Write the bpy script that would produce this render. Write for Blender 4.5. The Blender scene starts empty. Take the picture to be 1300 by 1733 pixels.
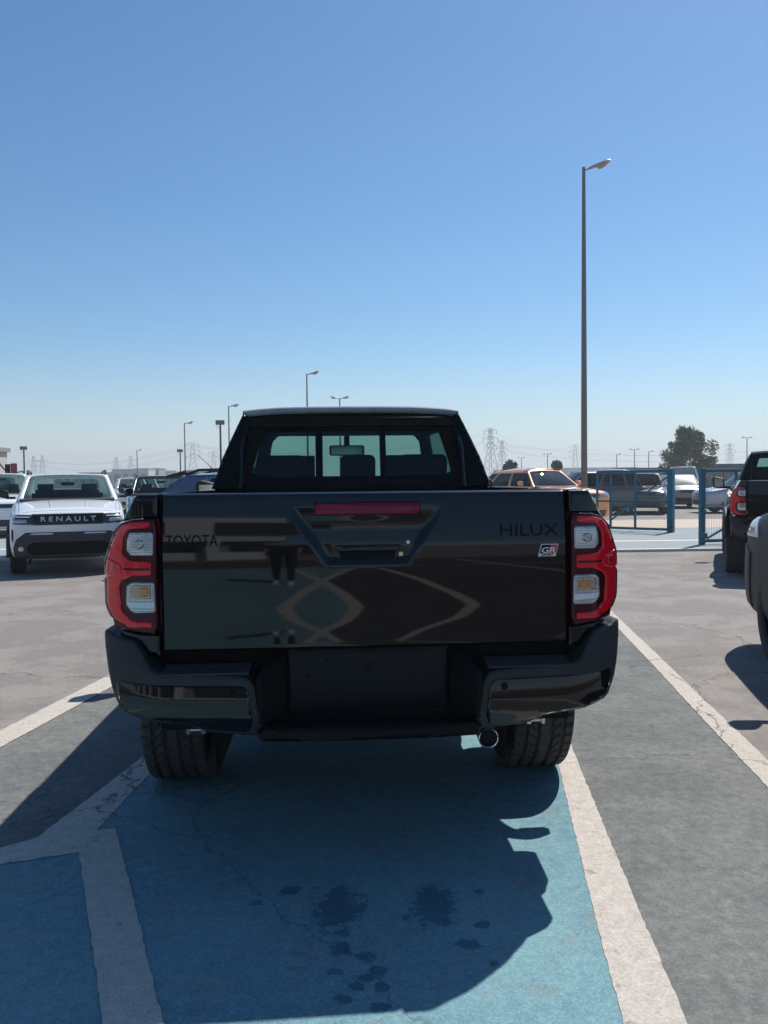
import bpy, bmesh, math, random
import numpy as np
from mathutils import Vector, Matrix
from mathutils.bvhtree import BVHTree
from mathutils.geometry import tessellate_polygon

S = bpy.context.scene
COL = S.collection
random.seed(7)
R = math.radians

# ------------------------------------------------------------------ camera
cam_d = bpy.data.cameras.new('camera')
cam = bpy.data.objects.new('camera', cam_d)
COL.objects.link(cam)
cam_d.sensor_fit = 'VERTICAL'
cam_d.sensor_height = 24.0
cam_d.lens = 24.0 * 1400.0 / 1733.0
cam_d.clip_start = 0.05
cam_d.clip_end = 6000
cam.matrix_world = Matrix.Translation((0, 0, 1.41)) @ Matrix.Rotation(R(90 - 2.107), 4, 'X') @ Matrix.Rotation(R(-0.6), 4, 'Z')
S.camera = cam

# ------------------------------------------------------------------ sky, sun, exposure
SUN_EL = 51.6
SUN_AZ = 36.0            # degrees from +Y towards +X
W = bpy.data.worlds.new('World')
S.world = W
W.use_nodes = True
wn = W.node_tree.nodes
wl = W.node_tree.links
sky = wn.new('ShaderNodeTexSky')
sky.sky_type = 'NISHITA'
sky.sun_disc = False
sky.sun_elevation = R(SUN_EL)
sky.sun_rotation = R(SUN_AZ)
sky.altitude = 10
sky.air_density = 1.0
sky.dust_density = 0.3
sky.ozone_density = 1.2
bg = wn['Background']
bg.inputs['Strength'].default_value = 0.070
hsv = wn.new('ShaderNodeHueSaturation')          # richer blue overhead
hsv.inputs['Saturation'].default_value = 1.15
wtn = wn.new('ShaderNodeMix')
wtn.data_type = 'RGBA'
wtn.blend_type = 'MULTIPLY'
wtn.inputs['Factor'].default_value = 1
wtn.inputs['B'].default_value = (.79, .94, 1.04, 1)
wl.new(sky.outputs[0], wtn.inputs['A'])
wl.new(wtn.outputs['Result'], hsv.inputs['Color'])
wtc = wn.new('ShaderNodeTexCoord')               # pale dust veil along the whole horizon
wsx = wn.new('ShaderNodeSeparateXYZ')
wl.new(wtc.outputs['Generated'], wsx.inputs[0])
wmr = wn.new('ShaderNodeMapRange')
wmr.interpolation_type = 'SMOOTHERSTEP'
wmr.inputs['From Min'].default_value = -.10
wmr.inputs['From Max'].default_value = .20
wmr.inputs['To Min'].default_value = .95
wmr.inputs['To Max'].default_value = 0.
wl.new(wsx.outputs['Z'], wmr.inputs['Value'])
wmx = wn.new('ShaderNodeMix')
wmx.data_type = 'RGBA'
wl.new(wmr.outputs['Result'], wmx.inputs['Factor'])
wl.new(hsv.outputs['Color'], wmx.inputs['A'])
wmx.inputs['B'].default_value = (6.3, 6.45, 6.8, 1)
wl.new(wmx.outputs['Result'], bg.inputs['Color'])

sun_d = bpy.data.lights.new('sun', 'SUN')
sun_d.energy = 3.8
sun_d.angle = R(0.53)
sun_d.color = (1.0, 0.95, 0.88)
sun = bpy.data.objects.new('sun', sun_d)
COL.objects.link(sun)
sdir = Vector((math.sin(R(SUN_AZ)) * math.cos(R(SUN_EL)), math.cos(R(SUN_AZ)) * math.cos(R(SUN_EL)), math.sin(R(SUN_EL))))
sun.rotation_euler = sdir.to_track_quat('Z', 'Y').to_euler()
sun.location = (10, 20, 40)

S.view_settings.view_transform = 'Standard'
S.view_settings.look = 'None'
S.view_settings.gamma = 1
S.view_settings.use_curve_mapping = False
S.view_settings.exposure = 0.64
S.render.engine = 'CYCLES'
S.cycles.max_bounces = 8
S.cycles.transparent_max_bounces = 24

# ------------------------------------------------------------------ materials
MATS = {}


def pm(name, col, rough=.5, metal=0., coat=0., spec=.5, var=.08, scale=6., bump=0., bscale=60., rvar=.0, trans=0., coat_rough=.03, coat_ior=1.5):
    """Principled material whose colour, roughness and relief are broken up by noise."""
    if name in MATS:
        return MATS[name]
    m = bpy.data.materials.new(name)
    m.use_nodes = True
    n, l = m.node_tree.nodes, m.node_tree.links
    p = n['Principled BSDF']
    tc = n.new('ShaderNodeTexCoord')
    nz = n.new('ShaderNodeTexNoise')
    nz.inputs['Scale'].default_value = scale
    nz.inputs['Detail'].default_value = 6
    l.new(tc.outputs['Object'], nz.inputs['Vector'])
    mx = n.new('ShaderNodeMix')
    mx.data_type = 'RGBA'
    c = Vector(col)
    a = [max(0, x * (1 - var * 2)) for x in c]
    b = [min(1, x * (1 + var * 2)) for x in c]
    mx.inputs['A'].default_value = (*a, 1)
    mx.inputs['B'].default_value = (*b, 1)
    l.new(nz.outputs['Fac'], mx.inputs['Factor'])
    l.new(mx.outputs['Result'], p.inputs['Base Color'])
    p.inputs['Roughness'].default_value = rough
    if rvar:
        mr = n.new('ShaderNodeMapRange')
        mr.inputs['To Min'].default_value = max(0, rough - rvar)
        mr.inputs['To Max'].default_value = min(1, rough + rvar)
        l.new(nz.outputs['Fac'], mr.inputs['Value'])
        l.new(mr.outputs['Result'], p.inputs['Roughness'])
    p.inputs['Metallic'].default_value = metal
    p.inputs['Specular IOR Level'].default_value = spec
    p.inputs['Coat Weight'].default_value = coat
    p.inputs['Coat Roughness'].default_value = coat_rough
    p.inputs['Transmission Weight'].default_value = trans
    p.inputs['Coat IOR'].default_value = coat_ior
    if bump:
        n2 = n.new('ShaderNodeTexNoise')
        n2.inputs['Scale'].default_value = bscale
        n2.inputs['Detail'].default_value = 4
        l.new(tc.outputs['Object'], n2.inputs['Vector'])
        bp = n.new('ShaderNodeBump')
        bp.inputs['Strength'].default_value = bump
        bp.inputs['Distance'].default_value = .01
        l.new(n2.outputs['Fac'], bp.inputs['Height'])
        l.new(bp.outputs['Normal'], p.inputs['Normal'])
    MATS[name] = m
    return m


def glass_mat(name, tint, rough=0.01, ior=1.5):
    """Thin window glass: tinted see-through with a Fresnel mirror on top."""
    if name in MATS:
        return MATS[name]
    m = bpy.data.materials.new(name)
    m.use_nodes = True
    n, l = m.node_tree.nodes, m.node_tree.links
    n.remove(n['Principled BSDF'])
    out = n['Material Output']
    tc = n.new('ShaderNodeTexCoord')
    nz = n.new('ShaderNodeTexNoise')
    nz.inputs['Scale'].default_value = 3
    l.new(tc.outputs['Object'], nz.inputs['Vector'])
    mx = n.new('ShaderNodeMix')
    mx.data_type = 'RGBA'
    mx.inputs['A'].default_value = (*[x * .94 for x in tint], 1)
    mx.inputs['B'].default_value = (*[min(1, x * 1.06) for x in tint], 1)
    l.new(nz.outputs['Fac'], mx.inputs['Factor'])
    tr = n.new('ShaderNodeBsdfTransparent')
    l.new(mx.outputs['Result'], tr.inputs['Color'])
    gl = n.new('ShaderNodeBsdfGlossy')
    gl.inputs['Roughness'].default_value = rough
    fr = n.new('ShaderNodeFresnel')
    geo = n.new('ShaderNodeNewGeometry')
    io = n.new('ShaderNodeMapRange')               # a thin sheet mirrors the same from both sides
    io.inputs['To Min'].default_value = ior
    io.inputs['To Max'].default_value = 1 / ior
    l.new(geo.outputs['Backfacing'], io.inputs['Value'])
    l.new(io.outputs['Result'], fr.inputs['IOR'])
    ms = n.new('ShaderNodeMixShader')
    l.new(fr.outputs[0], ms.inputs[0])
    l.new(tr.outputs[0], ms.inputs[1])
    l.new(gl.outputs[0], ms.inputs[2])
    l.new(ms.outputs[0], out.inputs['Surface'])
    MATS[name] = m
    return m


M = {}
M['black_paint'] = pm('black_paint', (.0025, .003, .004), .25, coat=1, spec=.05, var=.03, coat_ior=1.48)
M['black_plastic'] = pm('black_plastic', (.022, .024, .028), .55, spec=.4, var=.15, scale=9, bump=.08, bscale=500)
M['satin_black'] = pm('satin_black', (.005, .006, .007), .30, spec=.12, var=.1)
M['piano_black'] = pm('piano_black', (.003, .004, .005), .2, coat=1, spec=.05, var=.05, coat_ior=1.48)
M['plate_panel'] = pm('plate_panel', (.008, .0095, .014), .5, spec=.2, var=.2, scale=12, rvar=.08)
M['deep_black'] = pm('deep_black', (.004, .004, .005), .7, spec=.2, var=.1)
M['chassis'] = pm('chassis', (.015, .015, .016), .7, var=.3, scale=14)
M['rubber'] = pm('rubber', (.062, .061, .060), .8, spec=.3, var=.2, scale=25, bump=.1, bscale=300)
M['lamp_red'] = pm('lamp_red', (.78, .004, .020), .2, coat=1, spec=.2, coat_ior=1.5, var=.12, scale=14)
M['lamp_dark_red'] = pm('lamp_dark_red', (.05, .001, .007), .3, coat=.35, spec=.2, var=.1)
M['lamp_bright'] = pm('lamp_bright', (.62, .004, .008), .15, coat=1, var=.05)
M['chrome'] = pm('chrome', (.75, .76, .78), .12, metal=1, var=.05)
M['steel'] = pm('steel', (.45, .45, .46), .35, metal=1, var=.15, scale=30)
M['white_print'] = pm('white_print', (.75, .75, .74), .4, var=.03)
M['red_print'] = pm('red_print', (.55, .01, .03), .35, coat=.5, var=.03)
M['film'] = pm('film', (.32, .33, .345), .28, coat=.3, var=.15, scale=10, rvar=.08)  # roof edge strip: sky sheen put into the base colour
M['sticker_yellow'] = pm('sticker_yellow', (.75, .66, .30), .6, var=.1, scale=200)
M['seat_cloth'] = pm('seat_cloth', (.012, .012, .014), .85, var=.2, scale=40)
M['orange_lens'] = pm('orange_lens', (.62, .24, .06), .2, coat=1, var=.2, scale=90)
M['glass_tint'] = glass_mat('glass_tint', (.29, .45, .42))
M['glass_green'] = glass_mat('glass_green', (.66, .86, .80))
M['glass_clear'] = glass_mat('glass_clear', (.9, .92, .92))


def lens_mat(name, col):
    m = pm(name, col, .18, metal=.55, coat=1, var=.1, scale=60)
    n, l = m.node_tree.nodes, m.node_tree.links
    p = n['Principled BSDF']
    tc = n.new('ShaderNodeTexCoord')
    ck = n.new('ShaderNodeTexBrick')
    ck.offset = 0
    ck.inputs['Scale'].default_value = 1
    ck.inputs['Brick Width'].default_value = .009
    ck.inputs['Row Height'].default_value = .009
    ck.inputs['Mortar Size'].default_value = .0016
    ck.inputs['Mortar Smooth'].default_value = 1
    mp = n.new('ShaderNodeMapping')
    mp.inputs['Rotation'].default_value = (R(90), 0, 0)
    l.new(tc.outputs['Object'], mp.inputs['Vector'])
    l.new(mp.outputs['Vector'], ck.inputs['Vector'])
    bp = n.new('ShaderNodeBump')
    bp.inputs['Strength'].default_value = .7
    bp.inputs['Distance'].default_value = .004
    l.new(ck.outputs['Fac'], bp.inputs['Height'])
    l.new(bp.outputs['Normal'], p.inputs['Normal'])
    return m


M['lens'] = lens_mat('lens', (.62, .64, .67))
M['lens_orange'] = lens_mat('lens_orange', (.58, .40, .27))

# ------------------------------------------------------------------ mesh helpers


def link(name, me, parent=None):
    o = bpy.data.objects.new(name, me)
    COL.objects.link(o)
    if parent:
        o.parent = parent
    return o


def tag(o, label=None, cat=None, group=None, kind=None):
    if label:
        o['label'] = label
    if cat:
        o['category'] = cat
    if group:
        o['group'] = group
    if kind:
        o['kind'] = kind
    return o


def empty(name, loc=(0, 0, 0), rz=0., label=None, cat=None, group=None):
    o = bpy.data.objects.new(name, None)
    COL.objects.link(o)
    o.empty_display_size = .2
    o.location = loc
    o.rotation_euler = (0, 0, rz)
    return tag(o, label, cat, group)


def copy_tree(o, parent=None):
    c = o.copy()
    COL.objects.link(c)
    if parent:
        c.parent = parent
    for ch in [x for x in o.children]:
        copy_tree(ch, c)
    return c


class MB:
    def __init__(s):
        s.v, s.f, s.mi, s.cur = [], [], [], 0

    def add(s, vs, fs):
        b = len(s.v)
        s.v += [tuple(v) for v in vs]
        s.f += [tuple(b + i for i in f) for f in fs]
        s.mi += [s.cur] * len(fs)
        return s

    def box(s, c, d, rz=0., rx=0.):
        x, y, z = d[0] / 2, d[1] / 2, d[2] / 2
        vs = [Vector((a * x, b * y, e * z)) for a in (-1, 1) for b in (-1, 1) for e in (-1, 1)]
        q = Matrix.Rotation(rz, 3, 'Z') @ Matrix.Rotation(rx, 3, 'X')
        vs = [q @ v + Vector(c) for v in vs]
        return s.add(vs, [(0, 1, 3, 2), (4, 6, 7, 5), (0, 4, 5, 1), (2, 3, 7, 6), (0, 2, 6, 4), (1, 5, 7, 3)])

    def cyl(s, p0, p1, r0, r1=None, n=12, cap=True):
        r1 = r0 if r1 is None else r1
        p0, p1 = Vector(p0), Vector(p1)
        d = (p1 - p0).normalized()
        a = d.orthogonal().normalized()
        b = d.cross(a)
        vs = []
        for p, r in ((p0, r0), (p1, r1)):
            for i in range(n):
                t = 2 * math.pi * i / n
                vs.append(p + (a * math.cos(t) + b * math.sin(t)) * r)
        fs = [(i, (i + 1) % n, n + (i + 1) % n, n + i) for i in range(n)]
        if cap:
            fs += [tuple(range(n))[::-1], tuple(range(n, 2 * n))]
        return s.add(vs, fs)

    def tube(s, pts, r, n=8):
        pts = [Vector(p) for p in pts]
        vs, fs = [], []
        for i, p in enumerate(pts):
            d = (pts[min(i + 1, len(pts) - 1)] - pts[max(i - 1, 0)]).normalized()
            a = d.cross(Vector((0.03, 0.05, 1)))
            if a.length < 1e-3:
                a = d.orthogonal()
            a.normalize()
            b = d.cross(a)
            rr = r[i] if isinstance(r, (list, tuple)) else r
            for k in range(n):
                t = 2 * math.pi * k / n
                vs.append(p + (a * math.cos(t) + b * math.sin(t)) * rr)
        for i in range(len(pts) - 1):
            for k in range(n):
                fs.append((i * n + k, i * n + (k + 1) % n, (i + 1) * n + (k + 1) % n, (i + 1) * n + k))
        fs += [tuple(range(n))[::-1], tuple(range((len(pts) - 1) * n, len(pts) * n))]
        return s.add(vs, fs)

    def prism(s, poly, fn0, fn1):
        """poly: 2D points, fn0/fn1 map a 2D point to 3D on the two ends."""
        n = len(poly)
        vs = [fn0(*p) for p in poly] + [fn1(*p) for p in poly]
        tri = tessellate_polygon([[Vector((p[0], p[1], 0)) for p in poly]])
        fs = [tuple(t) for t in tri] + [tuple(n + i for i in t[::-1]) for t in tri]
        fs += [(i, (i + 1) % n, n + (i + 1) % n, n + i) for i in range(n)]
        return s.add(vs, fs)

    def grid(s, fn, nu, nv, wrapu=False):
        vs = [fn(i / (nu - (0 if wrapu else 1)), j / (nv - 1)) for j in range(nv) for i in range(nu)]
        fs = []
        for j in range(nv - 1):
            for i in range(nu if wrapu else nu - 1):
                k = (i + 1) % nu
                fs.append((j * nu + i, j * nu + k, (j + 1) * nu + k, (j + 1) * nu + i))
        return s.add(vs, fs)

    def mesh(s, name, mats, smooth=40):
        me = bpy.data.meshes.new(name)
        me.from_pydata(s.v, [], s.f)
        for m in (mats if isinstance(mats, (list, tuple)) else [mats]):
            me.materials.append(m)
        if len(me.materials) > 1:
            me.polygons.foreach_set('material_index', s.mi)
        bm = bmesh.new()
        bm.from_mesh(me)
        bmesh.ops.recalc_face_normals(bm, faces=bm.faces)
        bm.to_mesh(me)
        bm.free()
        if smooth:
            me.shade_smooth()
            me.set_sharp_from_angle(angle=R(smooth))
        return me

    def build(s, name, mats, parent=None, smooth=40, bevel=0., seg=2, sub=0, solid=0.):
        o = link(name, s.mesh(name, mats, smooth), parent)
        if solid:
            md = o.modifiers.new('solid', 'SOLIDIFY')
            md.thickness = solid
            md.offset = -1
        if sub:
            md = o.modifiers.new('sub', 'SUBSURF')
            md.levels = md.render_levels = sub
        if bevel:
            md = o.modifiers.new('bevel', 'BEVEL')
            md.width = bevel
            md.segments = seg
            md.limit_method = 'ANGLE'
            md.angle_limit = R(35)
        return o


def skin(name, poly, mapf, mat, parent=None, proud=0., thick=.01, rnd=.003, res=.03, smooth=50, depth_vec=(0, 1, 0)):
    """A plate cut to a 2D outline and laid on a curved surface with rounded rim and real thickness."""
    bm = bmesh.new()
    vs = [bm.verts.new((p[0], p[1], 0)) for p in poly]
    f = bm.faces.new(vs)
    bmesh.ops.triangulate(bm, faces=[f])
    for ax in (0, 1):
        lo = min(p[ax] for p in poly)
        hi = max(p[ax] for p in poly)
        k = int((hi - lo) / res)
        for i in range(1, k + 1):
            t = lo + (hi - lo) * i / (k + 1)
            no = (1, 0, 0) if ax == 0 else (0, 1, 0)
            co = (t, 0, 0) if ax == 0 else (0, t, 0)
            bmesh.ops.bisect_plane(bm, geom=bm.verts[:] + bm.edges[:] + bm.faces[:], dist=1e-6, plane_co=co, plane_no=no)
    if rnd:
        bmesh.ops.inset_region(bm, faces=bm.faces[:], thickness=rnd, use_boundary=True, use_even_offset=False)
    dv = Vector(depth_vec)
    bnd = set()
    for e in bm.edges:
        if len(e.link_faces) == 1:
            bnd.update(e.verts)
    for v in bm.verts:
        q = Vector(mapf(v.co.x, v.co.y, proud))
        if v in bnd and rnd:
            q += dv * rnd
        v.co = q
    be = [e for e in bm.edges if len(e.link_faces) == 1]
    ex = bmesh.ops.extrude_edge_only(bm, edges=be)
    for g in ex['geom']:
        if isinstance(g, bmesh.types.BMVert):
            g.co += dv * thick
    bmesh.ops.recalc_face_normals(bm, faces=bm.faces)
    me = bpy.data.meshes.new(name)
    bm.to_mesh(me)
    bm.free()
    # outward = against depth_vec
    me.materials.append(mat)
    me.shade_smooth()
    me.set_sharp_from_angle(angle=R(smooth))
    return link(name, me, parent)


def chaikin(poly, k=.14, n=1):
    """Round the corners of an outline."""
    for _ in range(n):
        q = []
        for i in range(len(poly)):
            a, b = Vector(poly[i]), Vector(poly[(i + 1) % len(poly)])
            q += [tuple(a.lerp(b, k)), tuple(a.lerp(b, 1 - k))]
        poly = q
    return poly


def text_mesh(body, width, height, extrude, shear=0., bold=0., space=1.):
    cu = bpy.data.curves.new('lettering', 'FONT')
    cu.body = body
    cu.extrude = extrude
    cu.shear = shear
    cu.offset = bold
    cu.resolution_u = 3
    cu.space_character = space
    o = bpy.data.objects.new('lettering', cu)
    COL.objects.link(o)
    dg = bpy.context.evaluated_depsgraph_get()
    me = bpy.data.meshes.new_from_object(o.evaluated_get(dg))
    bpy.data.objects.remove(o)
    c = np.array([v.co for v in me.vertices])
    lo, hi = c.min(0), c.max(0)
    for v in me.vertices:
        v.co.x = ((v.co.x - lo[0]) / (hi[0] - lo[0]) - .5) * width
        v.co.y = ((v.co.y - lo[1]) / (hi[1] - lo[1]) - .5) * height
        v.co.z = (v.co.z - lo[2]) / max(1e-6, hi[2] - lo[2]) * extrude
    return me


def lettering(body, width, height, mapf, mat, parent, extrude=.003, shear=0., name='lettering', bold=0., space=1.):
    me = text_mesh(body, width, height, extrude, shear, bold, space)
    for v in me.vertices:
        v.co = Vector(mapf(v.co.x, v.co.y, v.co.z))
    me.materials.clear()
    me.materials.append(mat)
    bm = bmesh.new()
    bm.from_mesh(me)
    bmesh.ops.recalc_face_normals(bm, faces=bm.faces)
    bm.to_mesh(me)
    bm.free()
    return link(name, me, parent)


def apply_mods(o):
    dg = bpy.context.evaluated_depsgraph_get()
    dg.update()
    me = bpy.data.meshes.new_from_object(o.evaluated_get(dg))
    o.modifiers.clear()
    o.data = me
    return o


def cut(o, cutters):
    """Boolean-cut o by a list of closed MB cutters and bake the result."""
    tmp = []
    for c in cutters:
        k = link('cutter', c.mesh('cutter', [], 0))
        md = o.modifiers.new('cut', 'BOOLEAN')
        md.operation = 'DIFFERENCE'
        md.solver = 'EXACT'
        md.object = k
        tmp.append(k)
    apply_mods(o)
    for k in tmp:
        bpy.data.objects.remove(k)
    o.data.shade_smooth()
    o.data.set_sharp_from_angle(angle=R(35))
    return o


# ------------------------------------------------------------------ wheels
_wheel = {}


def tyre_mesh(Rr, w, rim):
    key = ('t', Rr, w, rim)
    if key in _wheel:
        return _wheel[key]
    NA, prof = 240, []
    hw = w / 2
    NT = 34
    for i in range(NT):
        prof.append((-hw * .86 + i * (hw * 1.72) / (NT - 1), None))
    side = [(-hw * .70, rim), (-hw * .93, rim + .02), (-hw, rim + (Rr - rim) * .45), (-hw * .97, Rr - .035), (-hw * .91, Rr - .012)]
    vs = []
    full = side + prof + [(-x, r) for x, r in side[::-1]]
    n = len(full)
    for a in range(NA):
        th = 2 * math.pi * a / NA
        for (x, r) in full:
            if r is None:
                u = x / hw
                r = Rr - .006 * (u / .86) ** 4
                pitch = a % 5
                au = abs(u)
                g = False
                if abs(au - .22) < .045 or abs(au - .56) < .045:
                    g = True
                if au > .56 and pitch == 0:
                    g = True
                if .22 < au < .56 and (a + int(au * 18)) % 5 == 2:
                    g = True
                if au < .22 and (a + int(u * 10)) % 10 == 4 and au > .08:
                    g = True
                if g:
                    r -= .015
            vs.append((x, r * math.cos(th), r * math.sin(th)))
    fs = []
    for a in range(NA):
        b = (a + 1) % NA
        for i in range(n - 1):
            fs.append((a * n + i, a * n + i + 1, b * n + i + 1, b * n + i))
    mb = MB()
    mb.add(vs, fs)
    me = mb.mesh('tyre', M['rubber'], 30)
    _wheel[key] = me
    return me


def rim_mesh(rim, w, mat, spokes=6):
    key = ('r', rim, w, mat.name)
    if key in _wheel:
        return _wheel[key]
    hw = w / 2
    mb = MB()
    prof = [(hw * .74, rim + .004), (hw * .80, rim - .012), (hw * .70, rim - .02), (hw * .2, rim - .05), (-hw * .72, rim - .03), (-hw * .75, rim + .004)]
    mb.grid(lambda u, v: (lambda p: (p[0], p[1] * math.cos(2 * math.pi * u), p[1] * math.sin(2 * math.pi * u)))(prof[int(round(v * (len(prof) - 1)))]), 40, len(prof), True)
    for k in range(spokes):
        t = 2 * math.pi * k / spokes
        c, s = math.cos(t), math.sin(t)
        p0 = Vector((hw * .55, .03 * c, .03 * s))
        p1 = Vector((hw * .68, (rim - .015) * c, (rim - .015) * s))
        tn = Vector((0, -s, c))
        q = [p0 - tn * .035, p0 + tn * .035, p1 + tn * .03, p1 - tn * .03]
        mb.add(q + [x - Vector((.035, 0, 0)) for x in q], [(0, 1, 2, 3), (7, 6, 5, 4), (0, 4, 5, 1), (1, 5, 6, 2), (2, 6, 7, 3), (3, 7, 4, 0)])
    mb.cyl((hw * .2, 0, 0), (hw * .66, 0, 0), .06, .055, 16)
    mb.cyl((-hw * .3, 0, 0), (-hw * .1, 0, 0), rim * .7, rim * .7, 24)
    me = mb.mesh('rim', mat, 35)
    _wheel[key] = me
    return me


def wheel(root, x, y, Rr, w, rim, mat, name='wheel'):
    e = bpy.data.objects.new(name, tyre_mesh(Rr, w, rim))
    COL.objects.link(e)
    e.parent = root
    e.location = (x, y, Rr - .004)
    if x < 0:
        e.rotation_euler = (0, 0, math.pi)
    link('rim', rim_mesh(rim, w, mat), e)
    return e


# ------------------------------------------------------------------ window panels


def quad_map(c, bulge=0., off=0.):
    """c: corners (u0v0, u1v0, u1v1, u0v1) -> surface function with an outward bulge."""
    c = [Vector(p) for p in c]
    n = (c[1] - c[0]).cross(c[3] - c[0]).normalized()

    def f(u, v, o=0.):
        p = c[0] * (1 - u) * (1 - v) + c[1] * u * (1 - v) + c[2] * u * v + c[3] * (1 - u) * v
        return p + n * (bulge * (1 - (2 * u - 1) ** 2) * (1 - .6 * (2 * v - 1) ** 2) + off + o)
    return f


def perim(l, r, b, t, rad, n=10):
    """rounded rectangle in uv, 4*n points starting at lower left going ccw."""
    pts = []
    cs = [(l, b), (r, b), (r, t), (l, t)]
    for k in range(4):
        p, q = Vector(cs[k]), Vector(cs[(k + 1) % 4])
        for i in range(n):
            s = i / n
            z = p.lerp(q, s)
            if rad:
                # pull points near a corner inwards
                cc = Vector(((l + r) / 2, (b + t) / 2))
                d0 = min(s, 1 - s)
                if d0 < .14:
                    z = z.lerp(cc, rad * (1 - d0 / .14) ** 2)
            pts.append(z)
    return pts


def panel(name, corners, mat, glass, root, ins=(.08, .08, .1, .1), bulge=.03, rad=.10, thick=.03, urange=(0, 1), gname='window', gmat=None):
    f = quad_map(corners, bulge)
    u0, u1 = urange
    n = 10
    out = perim(u0, u1, 0, 1, 0, n)
    inn = perim(u0 + ins[0], u1 - ins[1], ins[2], 1 - ins[3], rad, n)
    mb = MB()
    N = 4 * n
    mid = [a.lerp(b, .5) for a, b in zip(out, inn)]
    vs = [f(p.x, p.y) for p in out] + [f(p.x, p.y, .002) for p in mid] + [f(p.x, p.y) for p in inn]
    fs = []
    for k in (0, N):
        fs += [(k + i, k + (i + 1) % N, k + N + (i + 1) % N, k + N + i) for i in range(N)]
    mb.add(vs, fs)
    fr = mb.build(name, mat, root, 60, solid=thick)
    gb = MB()
    cx = (u0 + ins[0] + u1 - ins[1]) / 2
    cy = (ins[2] + 1 - ins[3]) / 2
    vs, fs = [], []
    K = 5
    for k in range(K):
        s = 1.02 - k / K
        for p in inn:
            vs.append(f(cx + (p.x - cx) * s, cy + (p.y - cy) * s, -.008))
    for k in range(K - 1):
        fs += [(k * N + i, k * N + (i + 1) % N, (k + 1) * N + (i + 1) % N, (k + 1) * N + i) for i in range(N)]
    fs.append(tuple((K - 1) * N + i for i in range(N)))
    gb.add(vs, fs)
    return fr, gb.build(gname, glass, root, 80)


def seat(root, x, y, z0, mat, w=.5, name='seat', top=.62):
    mb = MB()
    # cushion, backrest, headrest as rounded slabs
    mb.box((x, y + .22, z0 + .10), (w, .48, .14))
    mb.box((x, y - .04, z0 + .12 + top / 2), (w * .96, .13, top), 0, R(9))
    mb.box((x, y - .12, z0 + .20 + top), (w * .56, .10, .17), 0, R(6))
    mb.cyl((x - .06, y - .10, z0 + top), (x - .06, y - .11, z0 + .2 + top), .008, n=6)
    mb.cyl((x + .06, y - .10, z0 + top), (x + .06, y - .11, z0 + .2 + top), .008, n=6)
    return mb.build(name, mat, root, 40, bevel=.04, seg=3)
# ------------------------------------------------------------------ ground and painted markings


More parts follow.
